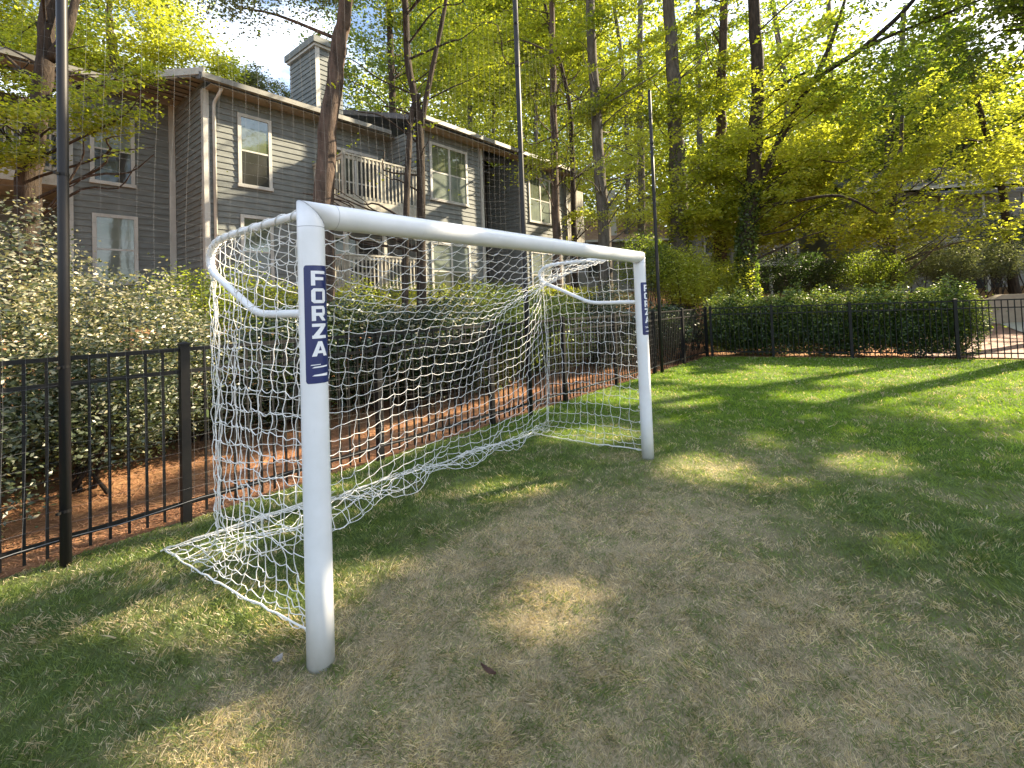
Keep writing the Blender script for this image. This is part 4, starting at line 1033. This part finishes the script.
tree('dark evergreen in the shade behind the golden-green tree', col_path([(965, 235), (965, 190), (965, 140)], 29, 13), 0.2, 0.08, [
    (C(962, 168, 29), (3.6, 3, 2.6), 60, 300, 1.2, 0.17, DG)], name='evergreen_tree', seed=43, group=wood, barkm='bark_dark')
tree('tall dull green tree between the forked tree and the golden one', col_path([(885, 240), (890, 120), (900, 60)], 27, 18), 0.25, 0.12, [
    (C(880, 100, 27), (5.0, 3.5, 2.8), 80, 280, 1.3, 0.17, MG), (C(930, 90, 27), (3, 3, 3), 40, 260, 1.2, 0.17, DG)], seed=44, group=wood)
tree('bright green tree rising behind the left roof', col_path([(120, 240), (115, 100), (110, 30)], 24, 18), 0.3, 0.12, [
    (C(60, 0, 24), (6.5, 4, 4.5), 110, 320, 1.4, 0.19, BY), (C(175, 70, 26), (3.2, 3, 1.8), 40, 260, 1.1, 0.17, BY), (C(0, 60, 24), (4, 3, 3), 50, 280, 1.4, 0.19, YG)], seed=45, group=wood)
tree('small distant pine beside the chimney', col_path([(262, 200), (262, 120), (262, 85)], 30, 13.5), 0.16, 0.06, [
    (C(258, 92, 30), (1.8, 1.6, 1.5), 26, 240, 0.8, 0.14, GG)], name='pine_tree', seed=46, group=wood)
tree('dull green tree crown just above the roof right of the leafy left tree', col_path([(215, 200), (215, 120), (215, 90)], 31, 13), 0.16, 0.06, [
    (C(215, 88, 31), (2.4, 1.6, 0.9), 26, 200, 0.8, 0.15, YG)], seed=47, group=wood)
tree('tall green tree directly behind the chimney and roof', col_path([(395, 200), (392, 80), (388, 0)], 23, 18), 0.2, 0.1, [
    (C(385, 60, 23), (3.0, 3, 4.6), 70, 260, 1.2, 0.16, MG), (C(440, 60, 24), (3.2, 3, 4.5), 80, 260, 1.2, 0.17, YG), (C(480, 100, 25), (3.0, 2, 2.6), 60, 260, 1.2, 0.18, BY)], seed=48, group=wood, barkm='bark_dark')
# more trunks of the wood, farther back
more = [(466, 34, 0.20, YG, 'faint far trunk above the middle of the house roof'), (500, 36, 0.18, BY, 'faint far trunk behind the second pole'), (535, 33, 0.18, YG, 'far trunk left of the house end'), (625, 34, 0.2, BY, 'far trunk right of the thick grey trunk'), (700, 33, 0.24, YG, 'far trunk between the two ivy trunks'), (780, 31, 0.24, BY, 'far trunk right of the forked tree'), (830, 35, 0.25, YG, 'far trunk behind the big rising limb'), (940, 36, 0.25, MG, 'far trunk above the far right house roof'), (1030, 32, 0.25, YG, 'far trunk at the right edge of the wood')]
for k, (px, Yd, r0, colr, lb_) in enumerate(more):
    g = np.random.default_rng(500 + k); d = g.normal(0, 6, 3)
    tree(lb_, col_path([(px, 250), (px + d[0], 120), (px + d[1], 0)], Yd, 19 + g.uniform(0, 5)), r0, r0 * .45, [
        (C(px, 30 if px < 800 else 120, Yd), (4.0, 3, 5.5 if px < 800 else 3.5), 85, 250, 1.6, 0.22, colr), (C(px + 10, 180, Yd), (3.6, 2.5, 3.0), 70, 240, 1.4, 0.2, BY if k % 2 else YG)], seed=60 + k, group=wood, nb=14)
# trees to the right of and behind the view that shade the lawn
shade = [((17.0, 9.5), 0.3, 9.5, 4.0), ((14.0, 5.0), 0.28, 9.0, 3.6), ((22.5, 6.5), 0.3, 13, 4.5), ((27.0, 12.5), 0.3, 15, 4.8), ((15.6, 12.7), 0.28, 12.8, 3.5), ((12.6, 8.0), 0.24, 10.2, 3.3), ((19.4, 16.2), 0.26, 12.5, 3.6)]
shl = ['shade tree right of the view beyond the end fence', 'shade tree on the right side of the lawn', 'tall shade tree far to the right', 'tallest shade tree far out right', 'shade tree whose crown hangs over the top right corner', 'slender shade tree close to the right edge of the lawn', 'grey-green tree beyond the garden wall at the top right corner']
for k, ((x, y), r0, zc, rr) in enumerate(shade):
    tree(shl[k], [(x, y, 0), (x + .2, y, zc * .5), (x, y + .2, zc), (x, y, zc + rr * .8)], r0, r0 * .4, [((x, y, zc), (rr, rr, rr * .7), 95, 150, 1.1, 0.22, MG)], seed=80 + k, group='shade trees right of the lawn')

# far wood mass
def far_wood():
    g = np.random.default_rng(77); cs = []; cl = []
    K = 7500
    th = g.uniform(R(-40), R(72), K); r = g.uniform(42, 70, K)      # angle from +Y to +X
    x = r * np.sin(th); y = r * np.cos(th)
    zmax = 18 + 8 * vnoise(th * 20, 0 * th, 1.0, 4) - 7.5 * smooth((np.degrees(th) - 33) / 14) + 9 * np.exp(-((np.degrees(th) - 8) / 16) ** 2)
    z = 2 + g.random(K) * (zmax - 2)
    gapmask = ~((np.degrees(th) > -33) & (np.degrees(th) < -17) & (z > 10))
    for a, b_, c_ in zip(x[gapmask], y[gapmask], z[gapmask]):
        m_ = 60; e = g.normal(0, 0.5, (m_, 3)) * np.array([3.0, 3.0, 1.6])
        cs.append(np.array([a, b_, c_]) + e); cl.append(mixcol(m_, MG[0], BY[1], g, clump=np.full(m_, g.uniform(0, 0.9))))
    Cc = np.concatenate(cs)
    o = leaf_mesh('far_wood', Cc, 0.42, np.concatenate(cl), None, g=g)
    tag(o, 'sunlit mass of distant woodland closing the view behind the houses', 'woodland', kind='stuff')
far_wood()

# ------------------------------------------------------------------ small litter on the lawn
g = np.random.default_rng(2)
def curled_leaf(name, loc, L, W_, rz, mat, label, cat):
    V = []; F = []; nx, ny = 12, 5
    for i in range(nx + 1):
        f = i / nx; wv = W_ * math.sin(math.pi * min(max(f, 0.03), 0.97)) ** 0.8
        for j in range(ny + 1):
            h = (j / ny - 0.5) * 2; V.append(((f - 0.5) * L, h * wv * 0.5 * 0.7, 0.008 + 0.010 * h * h + 0.012 * (f - 0.5) ** 2 * 4 + g.normal(0, 0.001)))
    for i in range(nx):
        for j in range(ny): F.append((i * (ny + 1) + j, (i + 1) * (ny + 1) + j, (i + 1) * (ny + 1) + j + 1, i * (ny + 1) + j + 1))
    o = mesh_obj(name, V, F, mat, smooth_=True); o.location = loc; o.rotation_euler = (0.2, 0.05, rz); tag(o, label, cat)
    sm = o.modifiers.new('thick', 'SOLIDIFY'); sm.thickness = 0.0012
    return o
dl = simple('dead_leaf', (0.05, 0.022, 0.013), (0.10, 0.045, 0.025), 30, 0.7)
curled_leaf('fallen_leaf', (-0.16, 2.12, 0.026), 0.085, 0.030, R(-38), dl, 'curled dark brown fallen leaf on the dry turf in front of the goal', 'leaf')
gl_ = simple('grey_litter', (0.34, 0.32, 0.29), (0.10, 0.09, 0.08), 60, 0.9)
curled_leaf('fallen_leaf', (-1.13, 2.235, 0.024), 0.05, 0.045, R(60), gl_, 'crumpled grey dead leaf on green turf left of the near post', 'leaf')

# ------------------------------------------------------------------ light
AZ, EL = SUN_AZ, SUN_EL   # azimuth from +Y towards +X
S = Vector((math.sin(AZ) * math.cos(EL), math.cos(AZ) * math.cos(EL), math.sin(EL)))
sun = bpy.data.lights.new('sun', 'SUN'); sun.energy = 5.0; sun.angle = R(0.6); sun.color = (1.0, 0.84, 0.60)
so = bpy.data.objects.new('sun', sun); COL.objects.link(so); so.rotation_euler = S.to_track_quat('Z', 'Y').to_euler(); so.location = (20, 20, 30)
wld = bpy.data.worlds.new('World'); sc.world = wld; wld.use_nodes = True
nt = wld.node_tree; nt.nodes.clear()
out = nt.nodes.new('ShaderNodeOutputWorld'); bg = nt.nodes.new('ShaderNodeBackground'); nt.links.new(bg.outputs[0], out.inputs[0])
sky = nt.nodes.new('ShaderNodeTexSky'); sky.sky_type = 'NISHITA'; sky.sun_disc = False; sky.sun_elevation = EL; sky.sun_rotation = AZ
sky.dust_density = 1.5
tc = nt.nodes.new('ShaderNodeTexCoord'); mp = nt.nodes.new('ShaderNodeMapping'); mp.inputs['Scale'].default_value = (2.2, 2.2, 5.0)
nz = nt.nodes.new('ShaderNodeTexNoise'); nz.inputs['Scale'].default_value = 1.6; nz.inputs['Detail'].default_value = 8; nz.inputs['Roughness'].default_value = 0.58
nt.links.new(tc.outputs['Generated'], mp.inputs[0]); nt.links.new(mp.outputs[0], nz.inputs['Vector'])
cr = nt.nodes.new('ShaderNodeValToRGB'); cr.color_ramp.elements[0].position = 0.45; cr.color_ramp.elements[1].position = 0.62
nt.links.new(nz.outputs['Fac'], cr.inputs['Fac'])
mx = nt.nodes.new('ShaderNodeMix'); mx.data_type = 'RGBA'
nt.links.new(cr.outputs['Color'], mx.inputs['Factor']); nt.links.new(sky.outputs[0], mx.inputs['A']); mx.inputs['B'].default_value = (7.4, 8.1, 9.3, 1)
nt.links.new(mx.outputs['Result'], bg.inputs['Color']); bg.inputs['Strength'].default_value = 0.078

# ------------------------------------------------------------------ render settings
sc.view_settings.view_transform = 'Standard'; sc.view_settings.look = 'None'; sc.view_settings.gamma = 1
sc.view_settings.exposure = 2.1
sc.render.engine = 'CYCLES'
cy = sc.cycles
cy.use_denoising = True
try: cy.denoiser = 'OPENIMAGEDENOISE'
except Exception: pass
cy.max_bounces = 6; cy.diffuse_bounces = 3; cy.glossy_bounces = 3; cy.transmission_bounces = 4; cy.transparent_max_bounces = 4
cy.sample_clamp_indirect = 6
cy.caustics_reflective = False; cy.caustics_refractive = False
